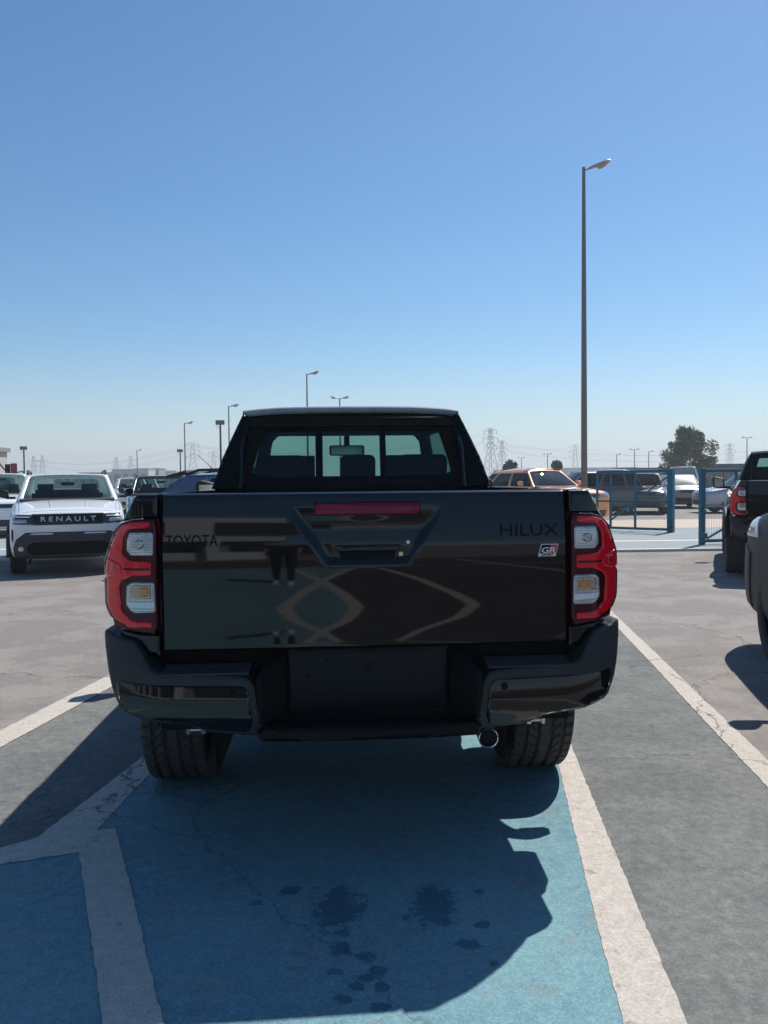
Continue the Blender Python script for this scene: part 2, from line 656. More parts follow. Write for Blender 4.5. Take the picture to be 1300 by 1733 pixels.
def ground_mat(name, kind):
    m = bpy.data.materials.new(name)
    m.use_nodes = True
    n, l = m.node_tree.nodes, m.node_tree.links
    p = n['Principled BSDF']
    tc = n.new('ShaderNodeTexCoord')

    def noise(scale, det=5, rough=.6):
        z = n.new('ShaderNodeTexNoise')
        z.inputs['Scale'].default_value = scale
        z.inputs['Detail'].default_value = det
        z.inputs['Roughness'].default_value = rough
        l.new(tc.outputs['Object'], z.inputs['Vector'])
        return z

    def ramp(fac, a, b, ca=(0, 0, 0), cb=(1, 1, 1)):
        r = n.new('ShaderNodeValToRGB')
        r.color_ramp.elements[0].position = a
        r.color_ramp.elements[1].position = b
        r.color_ramp.elements[0].color = (*ca, 1)
        r.color_ramp.elements[1].color = (*cb, 1)
        l.new(fac, r.inputs['Fac'])
        return r.outputs['Color']

    def mix(fac, a, b, mode='MIX'):
        x = n.new('ShaderNodeMix')
        x.data_type = 'RGBA'
        x.blend_type = mode
        for s, v in (('Factor', fac), ('A', a), ('B', b)):
            if isinstance(v, (int, float)):
                x.inputs[s].default_value = v
            elif isinstance(v, tuple):
                x.inputs[s].default_value = (*v, 1)
            else:
                l.new(v, x.inputs[s])
        return x.outputs['Result']

    def cracks(scale, width, warp):
        nz = noise(scale * 2.6, 5, .7)
        v = n.new('ShaderNodeTexVoronoi')
        v.feature = 'DISTANCE_TO_EDGE'
        v.inputs['Scale'].default_value = scale
        ad = n.new('ShaderNodeMix')
        ad.data_type = 'RGBA'
        ad.blend_type = 'LINEAR_LIGHT'
        ad.inputs['Factor'].default_value = warp
        l.new(tc.outputs['Object'], ad.inputs['A'])
        l.new(nz.outputs['Color'], ad.inputs['B'])
        l.new(ad.outputs['Result'], v.inputs['Vector'])
        return ramp(v.outputs['Distance'], 0.0, width, (1, 1, 1), (0, 0, 0))
    fine = noise(170, 3, .7)
    mid = noise(22, 5)
    big = noise(.55, 4)
    grain = noise(420, 2)
    asph = mix(ramp(fine.outputs['Fac'], .35, .72), (.165, .156, .147), (.285, .270, .255))
    asph = mix(ramp(big.outputs['Fac'], .35, .7), asph, (.215, .198, .180), 'MIX')
    asph = mix(.35, asph, mix(ramp(mid.outputs['Fac'], .3, .7), (.145, .137, .130), (.295, .275, .255)))
    mott = noise(105, 3, .75)
    asph = mix(1., asph, ramp(mott.outputs['Fac'], .30, .72, (.70, .70, .71), (1.22, 1.21, 1.20)), 'MULTIPLY')
    asph = mix(1., asph, (.86, .86, .86), 'MULTIPLY')
    patch = ramp(noise(1.3, 5, .65).outputs['Fac'], .46, .56, (.84, .84, .85), (1.06, 1.05, 1.04))
    asph = mix(1., asph, patch, 'MULTIPLY')
    oil = ramp(noise(3.1, 3, .5).outputs['Fac'], .70, .76, (1, 1, 1), (.72, .72, .73))
    asph = mix(1., asph, oil, 'MULTIPLY')
    speck = ramp(grain.outputs['Fac'], .70, .78)
    asph = mix(speck, asph, (.42, .40, .37))
    bigc = cracks(.42, .0012, .30)
    finec = cracks(1.9, .0035, .25)
    gate = ramp(noise(.8, 3).outputs['Fac'], .52, .60)
    cr = mix(1.0, mix(1.0, finec, gate, 'MULTIPLY'), bigc, 'LIGHTEN')
    hgt = fine
    if kind == 'asphalt':
        col = asph
        cr = mix(.65, (0, 0, 0), cr)
    elif kind == 'worn':
        col = mix(1., asph, mix(ramp(mid.outputs['Fac'], .25, .75), (.56, .65, .68), (.74, .83, .86)), 'MULTIPLY')
        cr = mix(.55, (0, 0, 0), cr)
    elif kind == 'blue':
        blue = mix(ramp(mid.outputs['Fac'], .3, .72), (.070, .150, .186), (.125, .228, .260))
        blue = mix(ramp(big.outputs['Fac'], .40, .72), blue, (.150, .275, .300))
        blue = mix(1., blue, ramp(mott.outputs['Fac'], .30, .72, (.74, .74, .74), (1.2, 1.2, 1.2)), 'MULTIPLY')
        blue = mix(ramp(fine.outputs['Fac'], .56, .72), blue, (.21, .35, .39))
        thin = ramp(noise(5, 5, .75).outputs['Fac'], .54, .70)
        blue = mix(mix(1., thin, (.6, .6, .6), 'MULTIPLY'), blue, asph)
        # damp patches with ragged rims
        nz = noise(20, 6, .8)
        wet = None
        for (x, y, rx, ry) in STAINS:
            sx = n.new('ShaderNodeMapping')
            sx.vector_type = 'TEXTURE'
            sx.inputs['Location'].default_value = (x, y, 0)
            sx.inputs['Scale'].default_value = (rx, ry, 1)
            l.new(tc.outputs['Object'], sx.inputs['Vector'])
            ln = n.new('ShaderNodeVectorMath')
            ln.operation = 'LENGTH'
            l.new(sx.outputs['Vector'], ln.inputs[0])
            a = n.new('ShaderNodeMath')
            a.operation = 'MULTIPLY_ADD'
            l.new(nz.outputs['Fac'], a.inputs[0])
            a.inputs[1].default_value = 1.05
            b = n.new('ShaderNodeMath')
            b.operation = 'MULTIPLY'
            b.inputs[1].default_value = .34
            l.new(ln.outputs['Value'], b.inputs[0])
            l.new(b.outputs[0], a.inputs[2])
            w = ramp(a.outputs[0], .755, .80, (1, 1, 1), (0, 0, 0))
            wet = w if wet is None else mix(1., wet, w, 'LIGHTEN')
        col = mix(mix(1., wet, (.70, .70, .70), 'MULTIPLY'), blue, (.022, .075, .115))
        rr = n.new('ShaderNodeMapRange')
        l.new(wet, rr.inputs['Value'])
        rr.inputs['To Min'].default_value = .85
        rr.inputs['To Max'].default_value = .55
        l.new(rr.outputs['Result'], p.inputs['Roughness'])
        cr = mix(.4, (0, 0, 0), cr)
    elif kind == 'line':
        wht = mix(ramp(mid.outputs['Fac'], .3, .72), (.34, .318, .288), (.47, .44, .40))
        wht = mix(ramp(big.outputs['Fac'], .4, .7), wht, (.385, .35, .31))
        wht = mix(1., wht, ramp(mott.outputs['Fac'], .32, .70, (.72, .71, .70), (1.10, 1.10, 1.10)), 'MULTIPLY')
        pit = ramp(fine.outputs['Fac'], .60, .72)
        wht = mix(mix(1., pit, (.7, .7, .7), 'MULTIPLY'), wht, (.23, .215, .20))
        worn = ramp(noise(9, 4, .75).outputs['Fac'], .61, .68)
        col = mix(mix(1., worn, (.7, .7, .7), 'MULTIPLY'), wht, asph)
        cr = mix(.8, (0, 0, 0), cr)
    elif kind == 'pave':
        col = mix(ramp(mid.outputs['Fac'], .3, .7), (.17, .225, .245), (.25, .30, .315))
        col = mix(.35, col, asph)
        cr = mix(.3, (0, 0, 0), cr)
    elif kind == 'dark':
        col = mix(1., asph, (.34, .34, .36), 'MULTIPLY')
        cr = mix(.3, (0, 0, 0), cr)
    elif kind == 'sand':
        col = mix(ramp(mid.outputs['Fac'], .3, .7), (.30, .25, .20), (.42, .36, .30))
        cr = mix(.2, (0, 0, 0), cr)
    elif kind == 'kerb':
        col = mix(ramp(mid.outputs['Fac'], .3, .7), (.42, .42, .40), (.55, .54, .52))
        cr = mix(.2, (0, 0, 0), cr)
    col = mix(1., col, (1.34, 1.33, 1.32), 'MULTIPLY')
    col = mix(cr, col, (.040, .040, .040))
    l.new(col, p.inputs['Base Color'])
    if kind != 'blue':
        p.inputs['Roughness'].default_value = .88
    p.inputs['Specular IOR Level'].default_value = .25
    bp = n.new('ShaderNodeBump')
    bp.inputs['Strength'].default_value = .35
    bp.inputs['Distance'].default_value = .006
    hh = mix(cr, hgt.outputs['Color'], (0, 0, 0))
    l.new(hh, bp.inputs['Height'])
    l.new(bp.outputs['Normal'], p.inputs['Normal'])
    return m


STAINS = [(-.170, 2.68, .105, .19), (.155, 2.70, .095, .17), (-.34, 2.80, .045, .04), (-.44, 2.72, .028, .022), (-.145, 2.44, .045, .045), (-.07, 2.40, .04, .035),
          (-.065, 2.30, .04, .03), (-.03, 2.33, .04, .03), (-.16, 2.33, .026, .022), (-.085, 2.255, .035, .03), (-.02, 2.255, .03, .03), (-.125, 2.20, .03, .025), (-.03, 2.165, .04, .028),
          (.245, 2.46, .055, .035), (.30, 2.57, .03, .03), (.31, 2.78, .025, .02), (.31, 2.36, .02, .02), (.06, 2.62, .02, .02)]


def sheet(name, poly, z, mat, jag=0., parent=None, step=.03):
    """Flat painted or paved sheet; edges broken by a few millimetres when jag is given."""
    pts = []
    rnd = random.Random(len(name) * 17 + int(abs(poly[0][0]) * 1000))
    n = len(poly)
    for i in range(n):
        a, b = Vector(poly[i]), Vector(poly[(i + 1) % n])
        d = (b - a)
        k = max(1, int(d.length / step)) if jag else 1
        k = min(k, 320)
        nn = Vector((-d.y, d.x)).normalized()
        ph = rnd.random() * 6
        for j in range(k):
            t = j / k
            o = 0 if j == 0 else jag * (rnd.uniform(-1, 1) * .8 + .5 * math.sin(t * d.length * 2.3 + ph))
            pts.append(a + d * t + nn * o)
    me = bpy.data.meshes.new(name)
    bm = bmesh.new()
    f = bm.faces.new([bm.verts.new((p.x, p.y, z)) for p in pts])
    bm.normal_update()
    if f.normal.z < 0:
        f.normal_flip()
    bmesh.ops.triangulate(bm, faces=[f])
    bm.to_mesh(me)
    bm.free()
    me.materials.append(mat)
    o = link(name, me, parent)
    if parent is None:
        tag(o, kind='structure')
    return o


G_ASPH, G_WORN, G_BLUE, G_LINE = [ground_mat('ground_' + k, k) for k in ('asphalt', 'worn', 'blue', 'line')]
G_PAVE, G_SAND, G_KERB, G_DARK = [ground_mat('ground_' + k, k) for k in ('pave', 'sand', 'kerb', 'dark')]

sheet('ground', [(-3000, -1500), (3000, -1500), (3000, 4000), (-3000, 4000)], 0, G_ASPH)
BD = .125                      # the bays run 7 degrees off the view axis


def along(x0, y0, y):
    return (x0 + (y - y0) * BD, y)


# strips of worn teal between the double lines
sheet('worn_bay_strip', [along(-1.39, 3.25, 3.25), along(-1.39, 3.25, 9.0), along(-2.06, 4.4, 9.0), along(-2.06, 4.4, 2.9), (-1.95, 2.9)], .003, G_WORN)
sheet('worn_bay_strip', [along(.90, 4.1, .2), along(1.74, 3.7, .2), along(1.74, 3.7, 9.0), along(.90, 4.1, 9.0)], .003, G_WORN)
# unseen dark sheet added behind the bays to deepen the tailgate reflection
sheet('dark_lane', [(-40, -13), (40, -13), (40, .2), (-40, .2)], .0015, G_DARK)
# blue field
sheet('blue_paint', [(.95, -8.5), (.10, -4.0), (.70, 2.09), along(.70, 2.09, 9.0), along(-1.20, 4.0, 9.0), along(-1.25, 3.6, 3.2), (-1.48, 3.08), (-2.1, 2.82), (-3.6, 2.2), (-9.5, -1), (-9.5, -8.5)], .004, G_BLUE)
# white lines
sheet('white_line', [(-.42, -8.5), (.03, -4.0), (.606, 2.092), along(.848, 4.04, 4.04), along(.848, 4.04, 9.0), along(.975, 4.214, 9.0), (.967, 4.214), (.770, 2.089), (.18, -4.0), (-.26, -8.5)], .0062, G_LINE, .004)
sheet('white_line', [(1.28, -12), (1.42, -3), (1.728, 3.70), along(2.226, 8.05, 9.5), along(2.35, 8.284, 9.5), (1.88, 3.9), (1.57, -3), (1.43, -12)], .0062, G_LINE, .004)
sheet('white_line', [along(-2.205, 4.732, -1), along(-2.215, 4.732, 9), along(-2.075, 4.388, 9), along(-2.073, 4.388, -1)], .0062, G_LINE, .004)
sheet('white_line', [along(-1.261, 4.211, 9), (-1.261, 4.211), (-1.399, 3.249), (-1.504, 3.161), (-2.1, 2.89), (-3.7, 2.26), (-3.66, 2.12), (-2.05, 2.75), (-1.44, 3.021), (-1.175, 3.118), (-1.185, 3.34), (-1.152, 3.935), along(-1.152, 3.935, 9)], .0062, G_LINE, .004)
sheet('white_line', [(-1.21, 3.300), (-1.111, 3.326), (-.593, 2.111), (-.22, 1.24), (-.38, 1.24), (-.753, 2.113), (-1.183, 3.117)], .0084, G_LINE, .004)
# lines behind, towards the building
sheet('white_line', [(-.93, .6), (-.48, -1.6), (.02, -4.0), (.92, -8.5), (1.95, -13), (2.12, -13), (1.08, -8.5), (.18, -4.0), (-.32, -1.6), (-.77, .6)], .0084, G_LINE, .004)
sheet('white_line', [(-9.5, -8.6), (9, -8.6), (9, -8.45), (-9.5, -8.45)], .0106, G_LINE, .004)
sheet('white_line', [(3.9, -12), (4.05, -12), (4.25, -2), (4.1, -2)], .0066, G_LINE, .004)
# walk by the gate, with its kerb
mbk = MB()
mbk.prism([(-12, 15.3), (6.6, 16.0), (14, 16.4), (14, 16.55), (6.6, 16.15), (-12, 15.45)], lambda a, b: (a, b, 0), lambda a, b: (a, b, .05))
tag(mbk.build('kerb', G_KERB, None, 0), kind='structure')
sheet('pavement', [(-12, 15.45), (6.6, 16.15), (14, 16.55), (14, 22.8), (-12, 22.8)], .042, G_PAVE)
sheet('sandy_verge', [(-12, 22.8), (30, 22.8), (30, 28.0), (-12, 27.2)], .046, G_SAND)
sheet('white_line', [(-12, 17.45), (6.6, 18.1), (14, 18.5), (14, 18.75), (6.6, 18.35), (-12, 17.7)], .046, G_KERB)
# ------------------------------------------------------------------ the black pickup (local frame: y forward, tailgate at y = 0)
_az = [.80, .83, .88, .92, .965, 1.01, 1.06, 1.12, 1.165, 1.180, 1.196, 1.28, 1.36, 1.40]
_al = [3.6, 3.1, 1.5, -.4, -1.75, -1.5, -.9, .45, 1.0, 1.6, 7.0, 8.5, 10.0, 12.0]
_zz = np.linspace(.80, 1.40, 601)
_aa = np.convolve(np.pad(np.interp(_zz, _az, _al), 9, mode='edge'), np.hanning(21)[1:-1] / np.hanning(21).sum(), mode='valid')
_yy = np.concatenate([[0], np.cumsum(np.tan(np.radians(_aa))[:-1] * .001)])
_yy -= np.interp(1.18, _zz, _yy)


def sstep(t):
    t = max(0., min(1., t))
    return t * t * (3 - 2 * t)


def wrap(ax):
    return .010 * (ax / .72) ** 2 + (.115 * ((ax - .79) / .15) ** 2 if ax > .79 else 0)


def y_tail(x, z):
    ax = abs(x)
    y = wrap(ax) + float(np.interp(z, _zz, _yy))
    # pressed handle pocket, shallow at its top, deep at its foot
    hw = .150 + (z - 1.112) * .66
    d = min(hw - ax, (z - 1.112) * 1.0)
    m = sstep(d / .034) * sstep((1.335 - z) / .10)
    return y + .013 * m


def y_lamp(x, z):
    return wrap(abs(x)) + .55 * float(np.interp(z, _zz, _yy)) + .004


def y_bump(x, z):
    ax = abs(x)
    y = -.105 + .015 * (ax / .4) ** 2
    if ax > .68:
        y += .09 * ((ax - .68) / .22) ** 2.4
    if z > .76:
        y += (z - .76) * .35
    if z < .60:
        y += (.60 - z) * .35
    return y


def half_disc(x0, x1, y, z, r, zmin=.12):
    pts = [(y + r * math.cos(R(a)), max(zmin, z + r * math.sin(R(a)))) for a in range(-30, 211, 12)]
    return MB().prism(pts, lambda a, b: (x0, a, b), lambda a, b: (x1, a, b))


def make_pickup(label):
    root = empty('pickup_truck', (-.060, 2.931, 0), R(3.9), label, 'pickup truck')
    BP, PL, SB, PB = M['black_paint'], M['black_plastic'], M['satin_black'], M['piano_black']
    # --- tailgate
    X0, Z0, Z1 = .727, .820, 1.374
    mb = MB()
    NU, NV = 190, 84

    def tg(u, v):
        x = (u * 2 - 1) * X0
        z = Z0 + (Z1 - Z0) * v
        y = y_tail(x, z)
        e = min(X0 - abs(x), z - Z0, (Z1 - z) * .8)
        r = .009
        if e < r:
            y += r - math.sqrt(max(0, r * r - (r - e) ** 2))
        return (x, y, z)
    mb.grid(tg, NU, NV)
    # rim turned forward
    rim = [j * NU for j in range(NV)][::-1] + [i for i in range(1, NU)] + [j * NU + NU - 1 for j in range(1, NV)] + [(NV - 1) * NU + i for i in range(NU - 2, 0, -1)]
    b = len(mb.v)
    mb.v += [(mb.v[i][0], mb.v[i][1] + .055, mb.v[i][2]) for i in rim]
    n = len(rim)
    for k in range(n):
        mb.f.append((rim[k], rim[(k + 1) % n], b + (k + 1) % n, b + k))
        mb.mi.append(0)
    tail = mb.build('tailgate', BP, root, 38)
    mt = lambda u, v, o: (u, y_tail(u, v) - o, v)
    bl = [(-.186, 1.331), (-.180, 1.335), (.184, 1.335), (.191, 1.331), (.189, 1.299), (.183, 1.295), (-.180, 1.295), (-.185, 1.299)]
    skin('brake_light_housing', [(p[0] * 1.025, 1.315 + (p[1] - 1.315) * 1.22) for p in bl], mt, SB, tail, .001, .004, .002, .03)
    skin('high_brake_light', bl, mt, pm('brake_red', (.20, .002, .03), .3, coat=.3, spec=.2, var=.06), tail, .004, .006, .002, .03)
    skin('handle_slot', [(-.106, 1.172), (.106, 1.172), (.098, 1.134), (-.096, 1.134)], mt, M['deep_black'], tail, .001, .003, .001, .03)
    skin('handle', [(-.118, 1.186), (.118, 1.186), (.114, 1.163), (-.114, 1.163)], mt, PB, tail, .010, .016, .004, .03)
    mt2 = lambda cx, cz: (lambda u, v, o: (u + cx, y_tail(u + cx, v + cz) - o, v + cz))
    lettering('TOYOTA', .182, .042, mt2(-.619, 1.209), SB, tail, .0025, bold=.004)
    lettering('HILUX', .215, .043, mt2(.588, 1.231), SB, tail, .0025, bold=.004)
    # badge: slanted white rim, black and red halves, two letters and a small word
    sh = lambda x, z: (x + (z - 1.157) * .26, z)
    g = lambda p: [sh(*q) for q in p]
    bx0, bx1, bz0, bz1 = .624, .688, 1.134, 1.179
    skin('badge', g([(bx0, bz0), (bx1, bz0), (bx1, bz1), (bx0, bz1)]), mt, M['white_print'], tail, .004, .005, .001, .05)
    zc = bz0 + .011
    skin('badge_half', g([(bx0 + .003, zc), ((bx0 + bx1) / 2, zc), ((bx0 + bx1) / 2 + .004, bz1 - .003), (bx0 + .003, bz1 - .003)]), mt, SB, tail, .0055, .002, 0, .05)
    skin('badge_half', g([((bx0 + bx1) / 2, zc), (bx1 - .003, zc), (bx1 - .003, bz1 - .003), ((bx0 + bx1) / 2 + .004, bz1 - .003)]), mt, M['red_print'], tail, .0055, .002, 0, .05)
    lettering('GR', .050, .021, mt2(.656, 1.157), M['white_print'], tail, .0065, .2, bold=.012)
    lettering('SPORT', .046, .0075, mt2(.653, 1.1395), SB, tail, .0062, .2)
    st = [(.148 + .0065 * math.cos(t * R(30)), 1.193 + .0065 * math.sin(t * R(30))) for t in range(12)]
    skin('sticker', st, mt, M['white_print'], tail, .001, .002, 0, .1)
    skin('sticker', [(.115, 1.144), (.129, 1.144), (.129, 1.158), (.115, 1.158)], mt, M['sticker_yellow'], tail, .001, .002, 0, .1)
    # --- bed sides
    sec = [(.738, 1.374), (.800, 1.374), (.822, 1.362), (.846, 1.318), (.868, 1.272), (.900, 1.20), (.925, 1.12), (.930, 1.0), (.915, .86), (.885, .66), (.80, .62), (.74, .66)]
    for s in (-1, 1):
        ys = [.13, .16, .32, .52, .9, 1.2, 1.5, 1.70]
        shr = [.94, .955, .975, 1, 1, 1, 1, 1]
        mb = MB()
        m = len(sec)
        for i, y in enumerate(ys):
            for (x, z) in sec:
                k = shr[i] if x > .80 else 1
                mb.v.append((s * max(.74, x * k), y, max(z, .80) if i < 3 else z))
        for i in range(len(ys) - 1):
            for k in range(m):
                mb.f.append((i * m + k, i * m + (k + 1) % m, (i + 1) * m + (k + 1) % m, (i + 1) * m + k))
        mb.f.append(tuple(range(m)))
        mb.f.append(tuple(range((len(ys) - 1) * m, len(ys) * m)))
        mb.mi = [0] * len(mb.f)
        side = mb.build('bed_side', BP, root, 35)
        cut(side, [MB().cyl((s * .70, 1.12, .42), (s * 1.1, 1.12, .42), .50, n=36)])
        # painted corner above the lamp, and below it
        ml = lambda u, v, o, s=s: (s * u * (1 + max(0, y_lamp(u, v) - .045) / 2.98), y_lamp(u, v) - o, v)
        skin('corner_panel', [(.738, 1.292), (.834, 1.287), (.868, 1.277), (.846, 1.318), (.824, 1.360), (.812, 1.3725), (.738, 1.3725)], ml, BP, root, 0, .06, .007, .02)
        skin('lower_corner', [(.738, .80), (.738, .872), (.885, .888), (.878, .80)], ml, BP, root, -.02, .06, .004, .02)
        # wheel-arch flare
        mb = MB()

        def fl(u, v, s=s):
            a = R(-14 + 180 * u)
            prof = [(.905, .535), (.985, .56), (1.008, .545), (1.010, .50), (.99, .485), (.90, .485)]
            p = prof[int(round(v * 5))]
            return (s * p[0], 1.12 + p[1] * math.cos(a), .42 + p[1] * math.sin(a))
        mb.grid(fl, 28, 6)
        mb.build('wheel_arch_flare', PL, root, 50, solid=.006)
        half_disc(s * .62, s * .64, 1.12, .42, .50).build('arch_liner', M['deep_black'], root)
        # --- tail lamp
        outl = [(.742, 1.288), (.833, 1.283), (.868, 1.274), (.893, 1.246), (.910, 1.193), (.925, 1.146), (.928, 1.092), (.921, 1.081), (.928, 1.070), (.927, .979), (.917, .948), (.903, .931), (.898, .903), (.742, .878)]
        lamp = skin('tail_lamp', chaikin(outl, .08), ml, M['lamp_dark_red'], root, .006, .07, .005, .018)
        cshape = [(.764, 1.279), (.826, 1.277), (.863, 1.267), (.885, 1.242), (.902, 1.193), (.916, 1.146), (.919, 1.092), (.919, .982), (.909, .952), (.893, .930), (.852, .905), (.760, .903), (.760, .926), (.830, .929), (.872, .962), (.878, 1.050), (.867, 1.072), (.826, 1.0885), (.760, 1.0885), (.760, 1.138), (.838, 1.142), (.866, 1.166), (.860, 1.226), (.838, 1.253), (.764, 1.256)]
        skin('red_lens', chaikin(cshape, .08), ml, M['lamp_red'], lamp, .012, .012, .004, .016)
        skin('reflector', [(.914, 1.150), (.874, 1.131), (.865, 1.111), (.871, 1.095), (.906, 1.083), (.922, 1.090)], ml, M['lamp_red'], lamp, .0165, .01, .004, .014)
        skin('reflector', [(.903, 1.132), (.884, 1.134), (.886, 1.098), (.906, 1.096)], ml, M['lamp_bright'], lamp, .0185, .008, .002, .014)
        skin('lens_groove', [(.764, 1.108), (.862, 1.108), (.862, 1.116), (.764, 1.116)], ml, M['lamp_dark_red'], lamp, .0128, .004, 0, .016)
        up = [(.838, 1.241), (.752, 1.241), (.752, 1.159), (.832, 1.159), (.850, 1.179), (.847, 1.211)]
        c = skin('clear_lens', chaikin(up, .08), ml, M['lens'], lamp, .0085, .012, .003, .014)
        mb = MB()
        mb.cyl((s * .800, y_lamp(.80, 1.2) - .010, 1.200), (s * .800, y_lamp(.80, 1.2) - .016, 1.200), .017, .012, 20)
        mb.build('bulb_reflector', M['steel'], lamp, 40)
        mb = MB()
        mb.cyl((s * .800, y_lamp(.80, 1.2) - .012, 1.200), (s * .800, y_lamp(.80, 1.2) - .0185, 1.200), .007, .006, 16)
        mb.build('bulb', M['glass_clear'], lamp, 40)
        lo = [(.852, 1.053), (.828, 1.066), (.750, 1.065), (.748, .957), (.830, .957), (.856, .984)]
        skin('clear_lens', chaikin(lo, .08), ml, M['lens'], lamp, .0085, .012, .003, .014)
        skin('orange_lens', [(.836, 1.050), (.820, 1.058), (.762, 1.057), (.761, 1.008), (.838, 1.008)], ml, M['lens_orange'], lamp, .0105, .006, .001, .014)
        skin('lens_bar', [(.752, .972), (.846, .980), (.848, .998), (.752, .996)], ml, M['white_print'], lamp, .0105, .004, .001, .02)
        mb = MB()
        mb.cyl((s * .785, y_lamp(.785, 1.03) - .011, 1.033), (s * .785, y_lamp(.785, 1.03) - .0165, 1.033), .016, .012, 16)
        mb.build('bulb', M['orange_lens'], lamp, 40)
        # --- half of the bumper
        bp = [(.897, .878), (.888, .889), (.872, .884), (.857, .868), (.808, .861), (.790, .845), (.770, .806), (.752, .772), (.735, .760), (.710, .753), (.46, .746), (.425, .738), (.404, .715), (.395, .66), (.385, .599), (.370, .563), (.353, .530), (.45, .536), (.564, .547), (.624, .575), (.763, .587), (.833, .607), (.866, .645), (.888, .740)]
        bx_ = lambda u, v, s=s: s * u * (1 + (y_bump(u, v) + .08) / 2.85)
        mbp = lambda u, v, o, bx_=bx_: (bx_(u, v), y_bump(u, v) - o, v)
        half = skin('bumper', chaikin(bp, .24, 2), mbp, PL, root, 0, .16, .008, .02, 45)
        ins = [(.868, .728), (.80, .722), (.681, .716), (.45, .716), (.430, .708), (.422, .689), (.404, .545), (.470, .548), (.564, .555), (.622, .582), (.763, .595), (.826, .615), (.853, .653)]
        skin('bumper_insert', chaikin(ins, .24, 2), lambda u, v, o, bx_=bx_: (bx_(u, v), y_bump(u, v) - o - .010 * math.sin(max(0, min(1, (v - .56) / .16)) * math.pi), v), PB, half, .003, .02, .006, .014, 45)
        sn = [(.473 + .013 * math.cos(t * R(24)), .690 + .013 * math.sin(t * R(24))) for t in range(15)]
        skin('parking_sensor', sn, lambda u, v, o, bx_=bx_: (bx_(u, v), y_bump(u, v) - o - .010 * math.sin(max(0, min(1, (v - .56) / .16)) * math.pi), v), SB, half, .006, .006, .002, .05)
        # ribbed step on top of the half
        mb = MB()
        for k in range(5):
            mb.box((s * .57, -.062 + k * .022, .752 + .003 * k), (.30, .012, .012))
        mb.build('step_tread', PL, half, 40, bevel=.003)
        MB().box((s * .875, .33, .70), (.02, .30, .20)).build('bumper_side', PL, half, 40, bevel=.008)
        mb = MB()
        mb.prism([(.20, .86), (.50, .80), (.52, .66), (.46, .58), (.24, .60), (.20, .66)], lambda a, b_, s=s: (s * .86, a, b_), lambda a, b_, s=s: (s * .925, a, b_))
        mb.build('bumper_side', PL, half, 40, bevel=.01)
        mb = MB()
        mb.box((s * .57, .02, .70), (.34, .10, .085))
        mb.build('bumper_bracket', M['deep_black'], half)
        # tow-hook bolts below
        mb = MB()
        mb.cyl((s * .60, .10, .515), (s * .66, .10, .515), .013, n=10)
        mb.cyl((s * .595, .10, .515), (s * .61, .10, .515), .021, n=6)
        mb.cyl((s * .65, .10, .515), (s * .662, .10, .515), .021, n=6)
        mb.build('bolt', M['steel'], root)
        MB().box((s * .63, .16, .54), (.03, .14, .09)).build('bumper_arm', M['chassis'], root)
        # sail-shaped sports bar leg from roof to bed rail
        sail = [(.597, 1.795), (.640, 1.700), (.667, 1.640), (.715, 1.530), (.748, 1.43), (.768, 1.374), (.600, 1.374), (.592, 1.427), (.594, 1.607), (.560, 1.770)]
        skin('sports_bar', chaikin(sail, .15), lambda u, v, o, s=s: (s * u, 1.545 + (v - 1.37) * .30 + (.25 * (u - .66) if u > .66 else 0) - o, v), SB, root, 0, .14, .012, .02, 45)
        mb = MB()
        mb.tube([(s * .603, 1.50, 1.375), (s * .600, 1.535, 1.46), (s * .600, 1.585, 1.60), (s * .588, 1.61, 1.66)], [.012, .013, .011, .006], 8)
        mb.build('sports_bar_edge', PB, root)
    # --- middle of the bumper: lip, floor, plate panel
    lip = [(-.375, .569), (.375, .569), (.392, .555), (.380, .523), (.2, .520), (-.2, .520), (-.380, .523), (-.392, .555)]
    mm = lambda u, v, o: (u, -.118 + .012 * (u / .4) ** 2 - o, v)
    lipo = skin('bumper_lip', lip, mm, SB, root, 0, .11, .010, .03, 45)
    mb = MB()
    mb.box((0, -.035, .553), (.74, .13, .016))
    for k in range(5):
        mb.box((0, -.085 + k * .022, .563), (.60, .010, .008))
    mb.build('step_tread', PL, lipo, 40, bevel=.002)
    pl = skin('plate_panel', [(-.290, .815), (.290, .815), (.290, .608), (.283, .586), (.262, .573), (-.262, .573), (-.283, .586), (-.290, .608)], lambda u, v, o: (u, .045 - .05 * (v - .69) - o, v), M['plate_panel'], root, 0, .03, .006, .04)
    for (x, z) in [(-.15, .765), (.0, .742), (.12, .77), (-.10, .625), (.09, .625), (-.22, .71)]:
        if x == 0:
            mb = MB()
            for a in (-1, 1):
                mb.box((x, .0405, z + a * .009), (.034, .004, .003))
                mb.box((x + a * .016, .0405, z), (.003, .004, .020))
            mb.build('plate_clip', M['deep_black'], pl, 0)
        else:
            MB().cyl((x, .046, z), (x, .036 - .05 * (z - .69), z), .005, n=8).build('plate_hole', M['deep_black'], pl)
    MB().box((0, .035, .806), (.055, .02, .018)).build('plate_light', M['deep_black'], pl, 0, bevel=.003)
    mb = MB()
    mb.box((0, .10, .69), (1.50, .04, .34))
    mb.build('bumper_beam', M['deep_black'], root)
    for s in (-1, 1):
        MB().prism([(.295, .05), (.345, .05), (.400, -.085), (.378, -.085)], lambda a, b_, s=s: (s * a, b_, .575), lambda a, b_, s=s: (s * a, b_, .800 if abs(b_) < .06 else .735)).build('plate_recess_wall', M['deep_black'], root, 40, bevel=.008)  # deep black colour stands in for the shade inside the recess
    # --- bed tub
    mb = MB()
    mb.box((0, .88, .90), (1.50, 1.62, .03))
    mb.box((0, 1.67, 1.12), (1.50, .04, .50))
    mb.box((0, .10, 1.06), (1.44, .02, .42))
    mb.build('bed_tub', SB, root)
